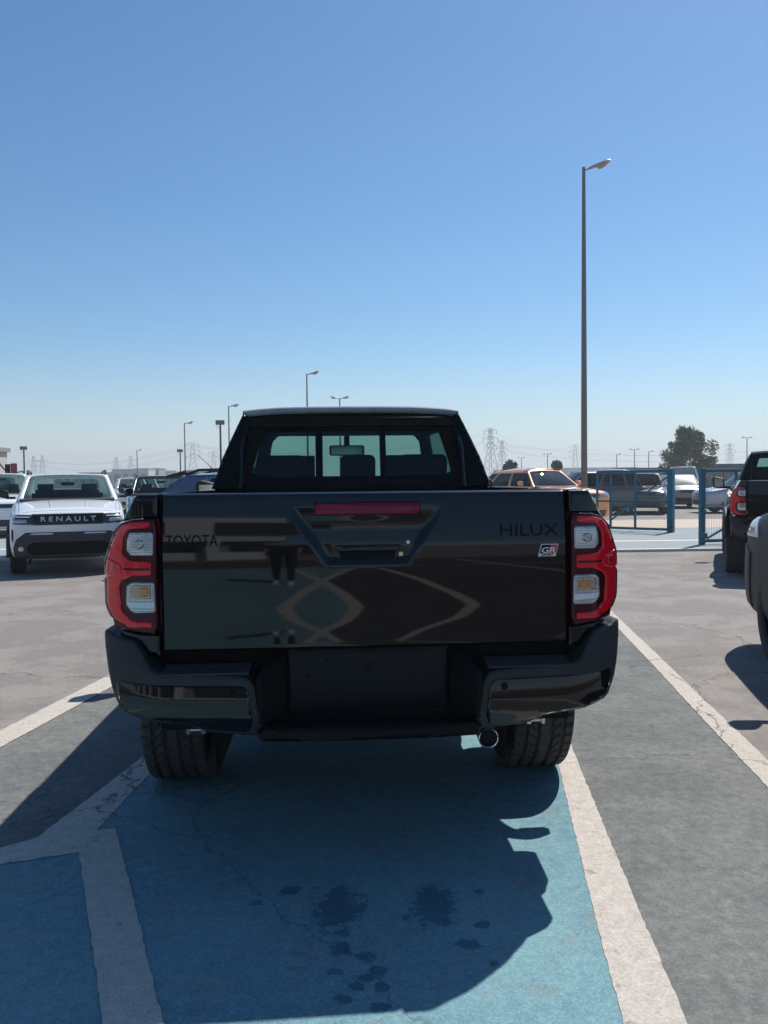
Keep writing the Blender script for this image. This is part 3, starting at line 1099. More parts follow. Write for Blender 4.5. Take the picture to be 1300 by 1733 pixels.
    # --- cab: lower body with hood, wheel arches cut out
    st = [(1.69, .885, .62, 1.30, 1.30), (1.72, .905, .50, 1.32, 1.33), (2.4, .915, .45, 1.30, 1.32), (3.3, .915, .45, 1.29, 1.31), (3.85, .905, .47, 1.23, 1.27), (4.4, .90, .48, 1.18, 1.25), (4.85, .86, .46, 1.10, 1.19), (5.05, .78, .46, 1.02, 1.10), (5.14, .66, .50, .92, .98)]
    cab = loft_body('cab_body', st, BP, root)
    cut(cab, [MB().cyl((s * .66, 4.21, .42), (s * 1.2, 4.21, .42), .50, n=32) for s in (-1, 1)])
    # hollow out the cabin
    roof = [(-.60, 1.74, 1.775), (.60, 1.74, 1.775), (.58, 2.95, 1.785), (-.58, 2.95, 1.785)]
    f = quad_map(roof, .045)
    mb = MB()
    mb.grid(lambda u, v: f(u, v), 14, 12)
    mb.build('roof', BP, root, 60, solid=.04)
    # rounded rear roof edge; the sky's reflection is painted on as pale grey
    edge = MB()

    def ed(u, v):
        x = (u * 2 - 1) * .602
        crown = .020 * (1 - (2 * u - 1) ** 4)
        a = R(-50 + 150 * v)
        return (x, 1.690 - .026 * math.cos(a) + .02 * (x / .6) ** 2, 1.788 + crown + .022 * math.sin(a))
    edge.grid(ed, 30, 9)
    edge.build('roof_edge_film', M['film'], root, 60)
    mb = MB()
    mb.box((0, 1.70, 1.740), (1.16, .06, .06))
    mb.build('roof_header', SB, root, 40, bevel=.01)
    # rear wall with the window
    c4 = [(.735, 1.60, 1.34), (-.735, 1.60, 1.34), (-.57, 1.735, 1.80), (.57, 1.735, 1.80)]
    c4 = [c4[1], c4[0], c4[3], c4[2]]
    wl_, gl_ = panel('rear_wall', c4, M['deep_black'], M['glass_tint'], root, (.10, .10, .19, .14), .015, .08, .03, gname='rear_window')
    for x in (-.185, .170):
        MB().box((x, 1.662, 1.585), (.040, .012, .315), 0, R(-15.5)).build('window_divider', M['deep_black'], gl_, 40, bevel=.003)
    MB().box((0, 1.615, 1.425), (1.20, .02, .035)).build('window_rail', M['deep_black'], gl_, 40, bevel=.004)
    # windshield and sides
    panel('windshield_frame', [(.74, 3.62, 1.27), (-.74, 3.62, 1.27), (-.58, 2.93, 1.79), (.58, 2.93, 1.79)], BP, M['glass_green'], root, (.06, .06, .05, .05), .05, .06, .03, gname='windshield')
    for s in (-1, 1):
        q = [(s * .76, 1.60, 1.32), (s * .76, 3.62, 1.27), (s * .58, 2.93, 1.785), (s * .60, 1.74, 1.78)]
        if s < 0:
            q = [q[1], q[0], q[3], q[2]]
        rg = [(0, .17), (.17, .50), (.50, 1.0)] if s > 0 else [(0, .50), (.50, .83), (.83, 1.0)]
        for k, (a, b_) in enumerate(rg):
            last = (k == 2 and s > 0) or (k == 0 and s < 0)
            small = (k == 0 and s > 0) or (k == 2 and s < 0)
            if small:
                fq = quad_map(q, .02)
                mb = MB()
                mb.grid(lambda u, v, a=a, b_=b_: fq(a + (b_ - a) * u, v), 6, 8)
                mb.build('rear_pillar', BP, root, 60, solid=.03)
            else:
                panel('door_frame', q, BP, M['glass_tint'], root, (.025, .025, .06, .10), .02, .05, .03, (a, b_), 'side_window')
        mir = MB()
        mir.prism([(.93, 1.22), (1.12, 1.24), (1.14, 1.40), (1.10, 1.44), (.94, 1.40)], lambda a, b_, s=s: (s * a, 3.35, b_), lambda a, b_, s=s: (s * a, 3.47, b_))
        mr_ = mir.build('side_mirror', PL, root, 40, bevel=.025, seg=3)
        MB().box((s * .90, 3.42, 1.25), (.14, .05, .05)).build('mirror_arm', PL, mr_, 40, bevel=.01)
        MB().box((s * 1.03, 3.345, 1.33), (.14, .006, .14)).build('mirror_glass', M['chrome'], mr_)
        skin('headlamp', [(.50, .92), (.80, .96), (.84, 1.05), (.52, .99)], lambda u, v, o, s=s: (s * u, 5.14 - ((u - .45) / .45) ** 2 * .42 + o, v), M['lens'], root, .03, .05, .006, .05, depth_vec=(0, -1, 0))
    for x in (-.37, .37):
        seat(root, x, 2.75, .62, M['seat_cloth'], .52, 'front_seat', .68)
    mb = MB()
    mb.box((0, 2.06, .80), (1.36, .46, .16))
    mb.box((0, 1.86, 1.12), (1.36, .12, .56), 0, R(8))
    for x, w in ((-.40, .27), (.035, .20), (.42, .27)):
        mb.box((x, 1.84, 1.490), (w, .09, .15), 0, R(6))
    mb.build('rear_bench', M['seat_cloth'], root, 40, bevel=.03, seg=3)
    mb = MB()
    mb.box((0, 3.40, 1.12), (1.40, .5, .28))
    mb.build('dashboard', M['seat_cloth'], root, 40, bevel=.06, seg=3)
    mb = MB()
    mb.cyl((-.37, 3.08, 1.10), (-.37, 3.09, 1.105), .19, .19, 24)
    mb.build('steering_wheel', M['seat_cloth'], root)
    mb = MB()
    mb.box((.0, 2.99, 1.635), (.25, .03, .075))
    mb.box((.0, 3.01, 1.70), (.04, .05, .09))
    mb.build('rear_view_mirror', M['deep_black'], root, 40, bevel=.015, seg=3)
    MB().box((.0, 2.972, 1.635), (.225, .004, .058)).build('mirror_glass', M['chrome'], root, 40)
    MB().box((0, 2.38, 1.745), (1.05, 1.1, .02)).build('headliner', M['seat_cloth'], root)
    # --- running gear
    for (x, y) in ((-.838, 1.12), (.838, 1.12), (-.80, 4.21), (.80, 4.21)):
        wheel(root, x, y, .40, .295, .235, M['satin_black'])
    mb = MB()
    mb.cyl((-.72, 1.12, .40), (.72, 1.12, .40), .045, n=12)
    mb.cyl((.05, 1.02, .40), (.05, 1.25, .40), .15, .12, 16)
    mb.build('rear_axle', M['chassis'], root)
    for s in (-1, 1):
        mb = MB()
        mb.box((s * .52, 2.6, .60), (.09, 5.0, .14))
        mb.build('chassis_rail', M['chassis'], root)
        mb = MB()
        mb.tube([(s * .56, .35, .60), (s * .56, .7, .52), (s * .56, 1.12, .47), (s * .56, 1.6, .52), (s * .56, 1.9, .60)], .03, 8)
        mb.build('leaf_spring', M['chassis'], root)
    mb = MB()
    mb.cyl((0, .55, .62), (0, .55, .80), .36, .36, 28)
    mb.build('spare_wheel', M['rubber'], root)
    ex = MB()
    for (a, b_) in (((.428, -.03, .470), .040), ((.428, .10, .490), .042), ((.43, .5, .50), .035), ((.40, 1.3, .56), .03)):
        pass
    ex.tube([(.428, -.02, .486), (.428, .02, .492), (.428, .10, .502), (.43, .5, .50), (.40, 1.3, .56)], [.035, .036, .036, .032, .030], 20)
    exo = ex.build('exhaust_pipe', M['deep_black'], root)
    ring = MB()
    ring.grid(lambda u, v: (.428 + (.033 + .003 * math.sin(v * math.pi)) * math.cos(2 * math.pi * u), -.022 - .006 * math.cos(v * 6.28) * 0 - .004 * v, .486 + (.033 + .003 * math.sin(v * math.pi)) * math.sin(2 * math.pi * u)), 28, 5, True)
    ring.grid(lambda u, v: (.428 + .0368 * math.cos(2 * math.pi * u), -.024 + .10 * v, .486 + .016 * v + .0368 * math.sin(2 * math.pi * u)), 28, 3, True)
    ring.build('exhaust_tip', M['chrome'], exo, 60)
    return root


def loft_body(name, st, mat, root, sub=2):
    """Closed car body from stations (y, half width, bottom z, shoulder z, centre top z)."""
    mb = MB()
    secs = []
    for (y, w, zb, zt, zc) in st:
        zm = zb + (zt - zb) * .52
        half = [(0, zc), (w * .45, zc - .12 * (zc - zt)), (w * .80, zt + .45 * (zc - zt)), (w * .93, zt - .01), (w * .985, zt - .25 * (zt - zm)), (w, zm), (w * .995, zb + .25 * (zt - zb)), (w * .97, zb + .06), (w * .90, zb), (0, zb)]
        ring = [(x, z) for x, z in half] + [(-x, z) for x, z in half[-2:0:-1]]
        secs.append([(x, y, z) for x, z in ring])
    n = len(secs[0])
    for s in secs:
        mb.v += s
    for i in range(len(secs) - 1):
        for k in range(n):
            mb.f.append((i * n + k, i * n + (k + 1) % n, (i + 1) * n + (k + 1) % n, (i + 1) * n + k))
    mb.f.append(tuple(range(n)))
    mb.f.append(tuple(range((len(secs) - 1) * n, len(secs) * n)))
    mb.mi = [0] * len(mb.f)
    o = mb.build(name, mat, root, 0, sub=sub)
    return apply_mods(o)


truck = make_pickup('glossy black pickup parked with its tailgate towards the blue painted bay')
# ------------------------------------------------------------------ other vehicles
M['white_paint'] = pm('white_paint', (.82, .83, .84), .25, coat=1, var=.03)
M['grey_paint'] = pm('grey_paint', (.12, .135, .14), .3, metal=.3, coat=1, var=.05)
M['blue_grey_paint'] = pm('blue_grey_paint', (.105, .145, .225), .3, metal=.35, coat=1, var=.05)
M['dark_blue_paint'] = pm('dark_blue_paint', (.013, .016, .022), .5, spec=.2, var=.08)
M['orange_paint'] = pm('orange_paint', (.80, .34, .115), .3, metal=.2, coat=1, var=.06)
M['tan_paint'] = pm('tan_paint', (.25, .225, .195), .35, metal=.2, coat=.8, var=.08)
M['silver_paint'] = pm('silver_paint', (.42, .45, .48), .3, metal=.4, coat=1, var=.05)
M['charcoal_paint'] = pm('charcoal_paint', (.055, .058, .06), .3, metal=.2, coat=1, var=.06)
M['grey_plastic'] = pm('grey_plastic', (.045, .046, .050), .6, spec=.4, var=.12, scale=9)
M['alloy'] = pm('alloy', (.35, .36, .37), .35, metal=.8, var=.1)
M['screen_glass'] = glass_mat('screen_glass', (.52, .64, .62))
M['orange_glass'] = glass_mat('orange_glass', (.34, .42, .44), ior=1.9)
M['dark_glass'] = glass_mat('dark_glass', (.10, .13, .14))
M['dusty_glass'] = pm('dusty_glass', (.33, .33, .31), .35, coat=.6, var=.15, scale=2)
M['lamp_glass'] = pm('lamp_glass', (.50, .53, .56), .1, metal=.6, coat=1, var=.25, scale=18)
M['lamp_house'] = pm('lamp_house', (.02, .022, .025), .15, coat=1, var=.1)
M['film_clear'] = pm('film_clear', (.24, .27, .32), .25, coat=1, var=.35, scale=18, bump=1.0, bscale=24)


def bvh_of(o):
    bm = bmesh.new()
    bm.from_mesh(o.data)
    t = BVHTree.FromBMesh(bm)
    bm.free()
    return t


def make_car(name, label, loc, head, L=4.4, w=.90, H=1.62, belt=1.08, hood=.98, paint='white_paint', glass='screen_glass', yw=.95, yrf=.30, yrr=-1.75, yrb=-2.05, Rr=.34,
             rails=False, clad=None, deck=None, group=None, cat='car', bot=.24, detail=1, wy=(1.36, -1.32), rim='alloy', splits=(.22, .60), mirror=None, roofw=.70, light=.08, rearglass=None, solid_first=False, roofb=.055, arch=.055, thin=.055):
    """A road car, y forward, origin under its middle; head = bearing of its nose from +Y towards +X, degrees."""
    root = empty(name, (loc[0], loc[1], 0), -R(head), label, cat, group)
    P = M[paint]
    yf, yr = L / 2, -L / 2
    dk = belt if deck is None else deck
    st = [(yr, w * .78, .44, dk - .16, dk - .12), (yr + .05, w * .90, .34, dk - .05, dk - .01), (yr + .28, w * .97, bot + .03, dk, dk + .03), (yrb + .05 if deck else yr + .7, w * .995, bot, belt, belt + .03),
          (-.3, w, bot, belt, belt + .03), (yw - .25, w, bot, belt - .01, belt + .02), (yw + .25, w * .985, bot, hood - .01 + (belt - hood) * .55, hood + .04 + (belt - hood) * .6),
          (yf - .50, w * .975, bot + .01, hood - .07, hood + .01), (yf - .20, w * .945, bot + .02, hood - .10, hood - .03), (yf - .07, w * .88, bot + .03, hood - .16, hood - .09), (yf, w * .76, bot + .07, hood - .26, hood - .20)]
    body = loft_body('body', st, P, root)
    cuts = [MB().cyl((s * (w - .26), y, Rr), (s * (w + .3), y, Rr), Rr + arch, n=28) for s in (-1, 1) for y in wy]
    cut(body, cuts)
    bt = bvh_of(body)

    def front(u, v, o):
        h = bt.ray_cast(Vector((u, yf + 2, v)), Vector((0, -1, 0)))
        y = h[0].y if h[0] else yf - .5
        return (u, y + o, v)

    def rear(u, v, o):
        h = bt.ray_cast(Vector((u, yr - 2, v)), Vector((0, 1, 0)))
        y = h[0].y if h[0] else yr + .5
        return (u, y - o, v)

    def side(s):
        def f(u, v, o):
            h = bt.ray_cast(Vector((s * (w + 2), u, v)), Vector((-s, 0, 0)))
            x = h[0].x if h[0] else s * w * .95
            return (x + s * o, u, v)
        return f
    CL = M[clad] if clad else P
    # roof and windows
    zr, rw = H - .045, w * roofw
    bw = w * .885
    f = quad_map([(-rw, yrr, zr - .02), (rw, yrr, zr - .02), (rw * .97, yrf, zr - .01), (-rw * .97, yrf, zr - .01)], roofb)
    mb = MB()
    mb.grid(lambda u, v: f(u, v), 10, 10)
    mb.build('roof', P, root, 60, solid=.03)
    G = M[glass]
    panel('windshield_frame', [(bw, yw, belt - .02), (-bw, yw, belt - .02), (-rw * .97, yrf - .02, zr), (rw * .97, yrf - .02, zr)], P, G, root, (thin, thin, .03, .05), .06, .05, .025, gname='windshield')
    panel('rear_frame', [(-bw, yrb, belt - .02), (bw, yrb, belt - .02), (rw, yrr + .02, zr - .01), (-rw, yrr + .02, zr - .01)], P, M[rearglass or glass], root, (.09, .09, .16, .10), .04, .06, .025, gname='rear_window')
    for s in (-1, 1):
        q = [(s * bw, yrb, belt - .02), (s * bw, yw, belt - .02), (s * rw * .97, yrf, zr - .01), (s * rw, yrr, zr - .02)]
        if s < 0:
            q = [q[1], q[0], q[3], q[2]]
        br = [0, *splits, 1]
        for a, b in zip(br[:-1], br[1:]):
            if s < 0:
                a, b = 1 - b, 1 - a
            if solid_first and (a == 0 if s > 0 else b == 1):
                fq = quad_map(q, .03)
                mb = MB()
                mb.grid(lambda u, v, a=a, b=b: fq(a + (b - a) * u, v), 6, 8)
                mb.build('rear_pillar', P, root, 60, solid=.02)
                continue
            i0, i1 = .018, .018
            panel('door_frame', q, P, M[rearglass or glass], root, (i0, i1, .07, .11), .03, .05, .02, (a, b), 'side_window')
        # mirror
        mm_ = M[mirror] if mirror else P
        mb = MB()
        mb.prism([(w + .02, belt + .02), (w + .17, belt + .05), (w + .19, belt + .15), (w + .14, belt + .19), (w + .03, belt + .16)], lambda a, b, s=s: (s * a, yw - .42, b), lambda a, b, s=s: (s * a, yw - .30, b))
        mo = mb.build('side_mirror', mm_, root, 40, bevel=.03, seg=3)
        MB().box((s * (w - .01), yw - .34, belt + .04), (.14, .05, .04)).build('mirror_arm', M['black_plastic'], mo)
        if detail:
            # door seams, handles, sill and arch trims
            sd = side(s)
            for y in (yw - .35, (yw + yrb) / 2 - .1):
                skin('door_handle', [(y - .62, belt - .16), (y - .44, belt - .16), (y - .44, belt - .13), (y - .62, belt - .13)], sd, P, root, .02, .025, .006, .06, depth_vec=(-s, 0, 0))
            skin('sill', [(wy[1] + Rr + .10, bot + .04), (wy[0] - Rr - .10, bot + .04), (wy[0] - Rr - .10, bot + .18), (wy[1] + Rr + .10, bot + .18)], sd, CL if clad else M['grey_plastic'], root, .012, .03, .006, .10, depth_vec=(-s, 0, 0))
        if clad:
            for y in wy:
                mb = MB()

                def fl(u, v, s=s, y=y):
                    a = R(-8 + 196 * u)
                    pr = [(w * .96, Rr + .12), (w + .012, Rr + .115), (w + .02, Rr + .05), (w * .93, Rr + .045)][int(round(v * 3))]
                    return (s * pr[0], y + pr[1] * math.cos(a), Rr + pr[1] * math.sin(a))
                mb.grid(fl, 20, 4)
                mb.build('wheel_arch_flare', CL, root, 50, solid=.006)
        if rails:
            mb = MB()
            mb.tube([(s * rw * .92, yrf - .05, H - .03), (s * rw * .93, yrf - .20, H + .025), (s * rw * .95, (yrf + yrr) / 2, H + .03), (s * rw * .95, yrr + .25, H + .02), (s * rw * .95, yrr + .08, H - .04)], .022, 8)
            mb.build('roof_rail', M['black_plastic'], root, 60)
        # lamps front and rear
        if light:
            zt = hood - .12
            skin('headlamp', [(s * w * .48, zt - .10), (s * w * .90, zt - .07), (s * w * .93, zt + .02), (s * w * .55, zt - .01)], front, M['lamp_glass'], root, .006, .04, .004, .05, depth_vec=(0, -1, 0))
            skin('tail_lamp', [(s * w * .62, dk - .26), (s * w * .92, dk - .26), (s * w * .92, dk - .10), (s * w * .66, dk - .12)], rear, M['lamp_red'], root, .006, .04, .004, .05)
    if light:
        skin('grille', [(-w * .40, hood - .26), (w * .40, hood - .26), (w * .46, hood - .15), (-w * .46, hood - .15)], front, M['lamp_house'], root, .005, .03, .003, .08, depth_vec=(0, -1, 0))
        skin('lower_grille', [(-w * .62, bot + .10), (w * .62, bot + .10), (w * .68, bot + .28), (-w * .68, bot + .28)], front, CL if clad else M['grey_plastic'], root, .006, .03, .004, .08, depth_vec=(0, -1, 0))
    for s in (-1, 1):
        for y in wy:
            wheel(root, s * (w - .135), y, Rr, .225, Rr * .66, M[rim])
            half_disc(s * (w - .32), s * (w - .30), y, Rr, Rr + .05).build('arch_liner', M['deep_black'], root)
    for x in (-.37, .37):
        seat(root, x * w / .9, yw - 1.15, belt - .62, M['seat_cloth'], .48, 'front_seat', .60)
    MB().box((0, yrb + .55 if deck is None else yrb + .5, belt - .05), (w * 1.3, .14, .42)).build('rear_seat', M['seat_cloth'], root, 40, bevel=.03)
    MB().box((0, yw - .12, belt - .02), (w * 1.5, .4, .05)).build('dashboard', M['seat_cloth'], root, 40, bevel=.02)
    MB().box((0, yw + .03, belt + .005), (bw * 1.86, .16, .03), 0, R(-8)).build('wiper_cowl', M['black_plastic'], root, 40, bevel=.008)
    for x in (-.38, .12):
        MB().box((x + .18, yw - .02, belt + .045), (.52, .018, .014), R(3)).build('wiper', M['black_plastic'], root, 0)
    MB().box((0, yrf + .08, H - .20), (.22, .03, .06)).build('rear_view_mirror', M['deep_black'], root, 40, bevel=.01)
    return root, front, rear, side


# white SUV, nose to the camera side
suv, fr, re_, sd_ = make_car('white_car', 'white SUV with black front bumper and lettered black grille', (-5.68, 14.85), 180 - 21, L=4.34, w=.905, H=1.63, belt=1.16, hood=1.08, paint='white_paint', yw=.98, yrf=.38, yrr=-1.72, yrb=-2.02, Rr=.345,
                             rails=True, clad='grey_plastic', light=0, wy=(1.32, -1.33), mirror='piano_black', roofw=.76, cat='SUV', glass='screen_glass')
DV = (0, -1, 0)
gr = skin('grille', [(-.50, .795), (.50, .795), (.53, .965), (-.53, .965)], fr, M['piano_black'], suv, .010, .04, .004, .05, depth_vec=DV)
lettering('RENAULT', .80, .072, lambda u, v, o: fr(-u, v + .885, .012 + o), M['white_print'], gr, .012, bold=.004, space=1.5)
for s in (-1, 1):
    hl = skin('headlamp', [(s * .50, .80), (s * .86, .815), (s * .885, .93), (s * .86, .965), (s * .53, .955)], fr, M['lamp_house'], suv, .008, .05, .004, .04, depth_vec=DV)
    skin('running_light', [(s * .56, .915), (s * .80, .917), (s * .80, .930), (s * .56, .927)], fr, M['white_print'], hl, .014, .01, .002, .05, depth_vec=DV)
    skin('lamp_module', [(s * .60, .83), (s * .82, .835), (s * .82, .890), (s * .60, .885)], fr, M['lamp_glass'], hl, .013, .01, .003, .05, depth_vec=DV)
    skin('air_slit', [(s * .795, .54), (s * .825, .54), (s * .825, .74), (s * .795, .74)], fr, M['deep_black'], suv, .004, .01, .001, .05, depth_vec=DV)
lb = skin('lower_bumper', [(-.80, .30), (-.50, .265), (.50, .265), (.80, .30), (.80, .46), (.76, .58), (.62, .685), (-.62, .685), (-.76, .58), (-.80, .46)], fr, M['grey_plastic'], suv, .016, .05, .012, .04, depth_vec=DV)
skin('lower_grille', [(-.60, .37), (-.50, .335), (.50, .335), (.60, .37), (.60, .48), (.52, .535), (-.52, .535), (-.60, .48)], fr, M['deep_black'], lb, .018, .02, .004, .05, depth_vec=DV)
for s in (-1, 1):
    skin('fog_lamp', [(s * (.69 + .042 * math.cos(t * R(30))), .435 + .042 * math.sin(t * R(30))) for t in range(12)], fr, M['lamp_glass'], lb, .020, .02, .004, .05, depth_vec=DV)
    skin('skid_trim', [(s * .22, .650), (s * .56, .650), (s * .53, .672), (s * .24, .672)], fr, M['white_print'], lb, .018, .01, .002, .05, depth_vec=DV)

st_bvh = bvh_of([c for c in suv.children if c.name.startswith('body')][0])


def on_top(x, y, o=0.):
    h = st_bvh.ray_cast(Vector((x, y, 3)), Vector((0, 0, -1)))
    return (x, y, (h[0].z if h[0] else 1.0) + o)


for s in (-1, 1):
    MB().tube([on_top(s * (.30 - .05 * (k / 9)), 1.08 + k * .095, -.004) for k in range(10)], [.004] + [.014] * 8 + [.004], 8).build('hood_crease', M['white_paint'], suv, 60)
    MB().tube([on_top(s * (.76 - .05 * (k / 11)), 1.04 + k * .088, -.001) for k in range(12)], .004, 5).build('hood_seam', M['deep_black'], suv, 60)
    MB().tube([on_top(s * .66 * k / 7, 2.03 - .03 * (k / 7) ** 2, -.001) for k in range(8)], .004, 5).build('hood_seam', M['deep_black'], suv, 60)

make_car('grey_car', 'dark grey SUV with roof rails parked behind the white SUV', (-6.10, 22.6), 180 - 15.5, L=4.34, w=.90, H=1.66, belt=1.14, hood=1.06, paint='grey_paint', rails=True, clad='grey_plastic', yw=.98, yrf=.35, yrr=-1.75, yrb=-2.02, mirror='grey_plastic', roofw=.76, cat='SUV', glass='screen_glass')
bl, bfr, bre, bsd = make_car('blue_car', 'slate blue crossover with roof aerial, its rear beside the black pickup', (-1.62, 13.6), 88, L=4.25, w=.90, H=1.60, belt=1.12, hood=1.0, paint='blue_grey_paint', rails=True, yw=.95, yrf=.3, yrr=-1.55, yrb=-2.05, clad='grey_plastic', splits=(.24, .42, .70), solid_first=True, roofw=.72, cat='crossover', glass='dark_glass')
MB().tube([(.0, -1.15, 1.60), (.0, -1.24, 1.70), (.0, -1.42, 1.88)], [.012, .006, .004], 6).build('aerial', M['black_plastic'], bl)
MB().prism([(-1.50, 1.575), (-1.80, 1.50), (-1.82, 1.54), (-1.52, 1.62)], lambda a, b: (-.55, a, b), lambda a, b: (.55, a, b)).build('roof_spoiler', M['black_plastic'], bl, 40, bevel=.008)
make_car('orange_car', 'copper orange SUV standing behind the blue gate', (4.85, 26.0), 180 - 25, L=4.95, w=.98, H=1.74, belt=1.20, hood=1.14, paint='orange_paint', yw=1.00, yrf=.35, yrr=-1.55, yrb=-2.25, Rr=.38, roofw=.64, roofb=.13, thin=.035, cat='SUV', wy=(1.55, -1.45), glass='orange_glass', rearglass='dark_glass')

# dark SUV whose front corner shows beside the bay
hd = 9
hw_ = Matrix.Rotation(-R(hd), 3, 'Z') @ Vector((-.86, 1.30, 0))
ds, dfr, dre, dsd = make_car('dark_car', 'dark blue-grey SUV with film-wrapped headlamp beside the right bay line', (3.00 - hw_.x, 6.22 - hw_.y), hd, L=4.66, w=.965, H=1.78, belt=1.26, hood=1.18, paint='dark_blue_paint', yw=.95, yrf=.3, yrr=-1.75, yrb=-2.1, Rr=.385, wy=(1.30, -1.40), rim='satin_black', cat='SUV', light=0, arch=.12)
for s in (-1, 1):
    hl = skin('headlamp', [(s * .50, .93), (s * .85, .94), (s * .945, 1.00), (s * .93, 1.08), (s * .60, 1.05)], dfr, M['lamp_glass'], ds, .006, .04, .004, .05, depth_vec=DV)
    skin('headlamp_wrap', [(1.62, .93), (2.12, .92), (2.16, .98), (2.10, 1.09), (1.74, 1.09)], dsd(s), M['film_clear'], ds, .010, .03, .008, .04, depth_vec=(-s, 0, 0))
    skin('bumper_corner', [(1.90, .34), (2.22, .36), (2.26, .70), (2.10, .86), (1.86, .80)], dsd(s), M['black_plastic'], ds, .012, .04, .010, .05, depth_vec=(-s, 0, 0))

# rows of cars beyond the gate and behind the white SUV
make_car('white_van', 'white van with dusty windows behind the open gate leaf', (11.9, 42.5), 205, L=4.9, w=.95, H=1.92, belt=1.25, hood=1.15, paint='white_paint', yw=1.35, yrf=.85, yrr=-2.2, yrb=-2.35, detail=0, cat='van', glass='dark_glass')
make_car('grey_car', 'grey estate car seen through the mesh of the gate leaf', (10.85, 34.6), 196, L=4.6, w=.92, H=1.66, belt=1.10, hood=1.02, paint='charcoal_paint', detail=0, glass='dark_glass', cat='estate car')
make_car('beige_car', 'dusty beige saloon with covered windscreen between the gate leaves', (14.5, 40.6), 188, L=4.6, w=.92, H=1.62, belt=1.10, hood=1.0, paint='tan_paint', clad='black_plastic', detail=0, glass='dusty_glass', deck=1.05, yrr=-1.3, yrb=-1.9, cat='saloon')
make_car('white_van', 'white van behind the dusty beige saloon', (17.2, 47.5), 200, L=5.0, w=.97, H=2.1, belt=1.3, hood=1.2, paint='white_paint', yw=1.35, yrf=.85, yrr=-2.3, yrb=-2.45, detail=0, cat='van', glass='dusty_glass')
make_car('silver_car', 'silver people carrier standing side-on behind the gate leaf', (15.2, 33.8), 272, L=4.7, w=.92, H=1.68, belt=1.08, hood=1.0, paint='silver_paint', detail=1, yw=1.15, yrf=.5, yrr=-1.9, yrb=-2.15, cat='people carrier', glass='screen_glass')
make_car('charcoal_car', 'charcoal estate with black glass behind the tall lamp post', (8.1, 33.2), 262, L=4.8, w=.95, H=1.74, belt=1.12, hood=1.0, paint='charcoal_paint', detail=0, glass='dark_glass', cat='estate car')
make_car('pale_car', 'pale grey saloon between the black pickup and the orange SUV', (4.6, 36.0), 200, L=4.5, w=.90, H=1.60, belt=1.05, hood=.96, paint='silver_paint', detail=0, deck=1.03, yrr=-1.25, yrb=-1.85, cat='saloon', glass='screen_glass')
for (x, y, h, lab) in ((-10.9, 23.5, 150, 'white SUV whose mirror side faces the lettered white SUV'), (-13.6, 29.0, 152, 'white SUV second in the row left of the lettered SUV'), (-16.6, 35.5, 152, 'white SUV third in the row left of the lettered SUV'),
                       (-13.6, 44.5, 160, 'white SUV beyond the gap between lettered SUV and grey SUV'), (-15.2, 52.5, 160, 'white SUV farthest behind the lettered SUV')):
    make_car('white_car', lab, (x, y), h, L=4.5, w=.92, H=1.78, belt=1.18, hood=1.08, paint='white_paint', detail=0, rails=True, cat='SUV', group='white SUVs in rows', glass='screen_glass')

# the second pickup of the same kind
truck2 = copy_tree(truck)
truck2.location = (5.66, 11.05, 0)
truck2.rotation_euler = (0, 0, -R(21))
truck2['label'] = 'second black pickup with red tail lamps parked by the gate'
# ------------------------------------------------------------------ gate, lamp posts, trees, far things
M['gate_blue'] = pm('gate_blue', (.010, .125, .185), .5, spec=.25, var=.15, scale=20)
M['galv'] = pm('galv', (.17, .16, .145), .55, metal=.3, var=.12, scale=8)
M['dark_metal'] = pm('dark_metal', (.07, .072, .075), .5, metal=.3, var=.15)
M['lamp_under'] = pm('lamp_under', (.33, .28, .23), .4, var=.15, scale=20)
M['pylon'] = pm('pylon', (.30, .30, .31), .6, metal=.3, var=.1)
M['wall_pale'] = pm('wall_pale', (.50, .47, .43), .85, var=.08, scale=1)
M['wall_white'] = pm('wall_white', (.66, .66, .64), .8, var=.06, scale=1)
M['wall_grey'] = pm('wall_grey', (.26, .27, .28), .8, var=.1, scale=1)
M['navy'] = pm('navy', (.035, .06, .13), .6, var=.1, scale=3)
M['pane'] = pm('pane', (.03, .04, .05), .12, coat=1, var=.1)
M['bark'] = pm('bark', (.10, .075, .05), .9, var=.3, scale=12, bump=.4, bscale=30)
M['leaf'] = pm('leaf', (.100, .120, .050), .65, var=.35, scale=1.6)
M['leaf_pale'] = pm('leaf_pale', (.085, .095, .040), .65, var=.35, scale=1.6)


def bar(name, p0, p1, r, mat, parent, sq=True):
    p0, p1 = Vector(p0), Vector(p1)
    d = (p1 - p0).normalized()
    up = Vector((0, 0, 1)) if abs(d.z) < .9 else Vector((0, 1, 0))
    a = d.cross(up).normalized() * r
    b = d.cross(a).normalized() * r
    mb = MB()
    vs = [p + s * a + t * b for p in (p0, p1) for s, t in ((-1, -1), (1, -1), (1, 1), (-1, 1))]
    mb.add(vs, [(0, 1, 2, 3), (7, 6, 5, 4), (0, 4, 5, 1), (1, 5, 6, 2), (2, 6, 7, 3), (3, 7, 4, 0)])
    return mb.build(name, mat, parent, 0, bevel=min(.006, r * .2))


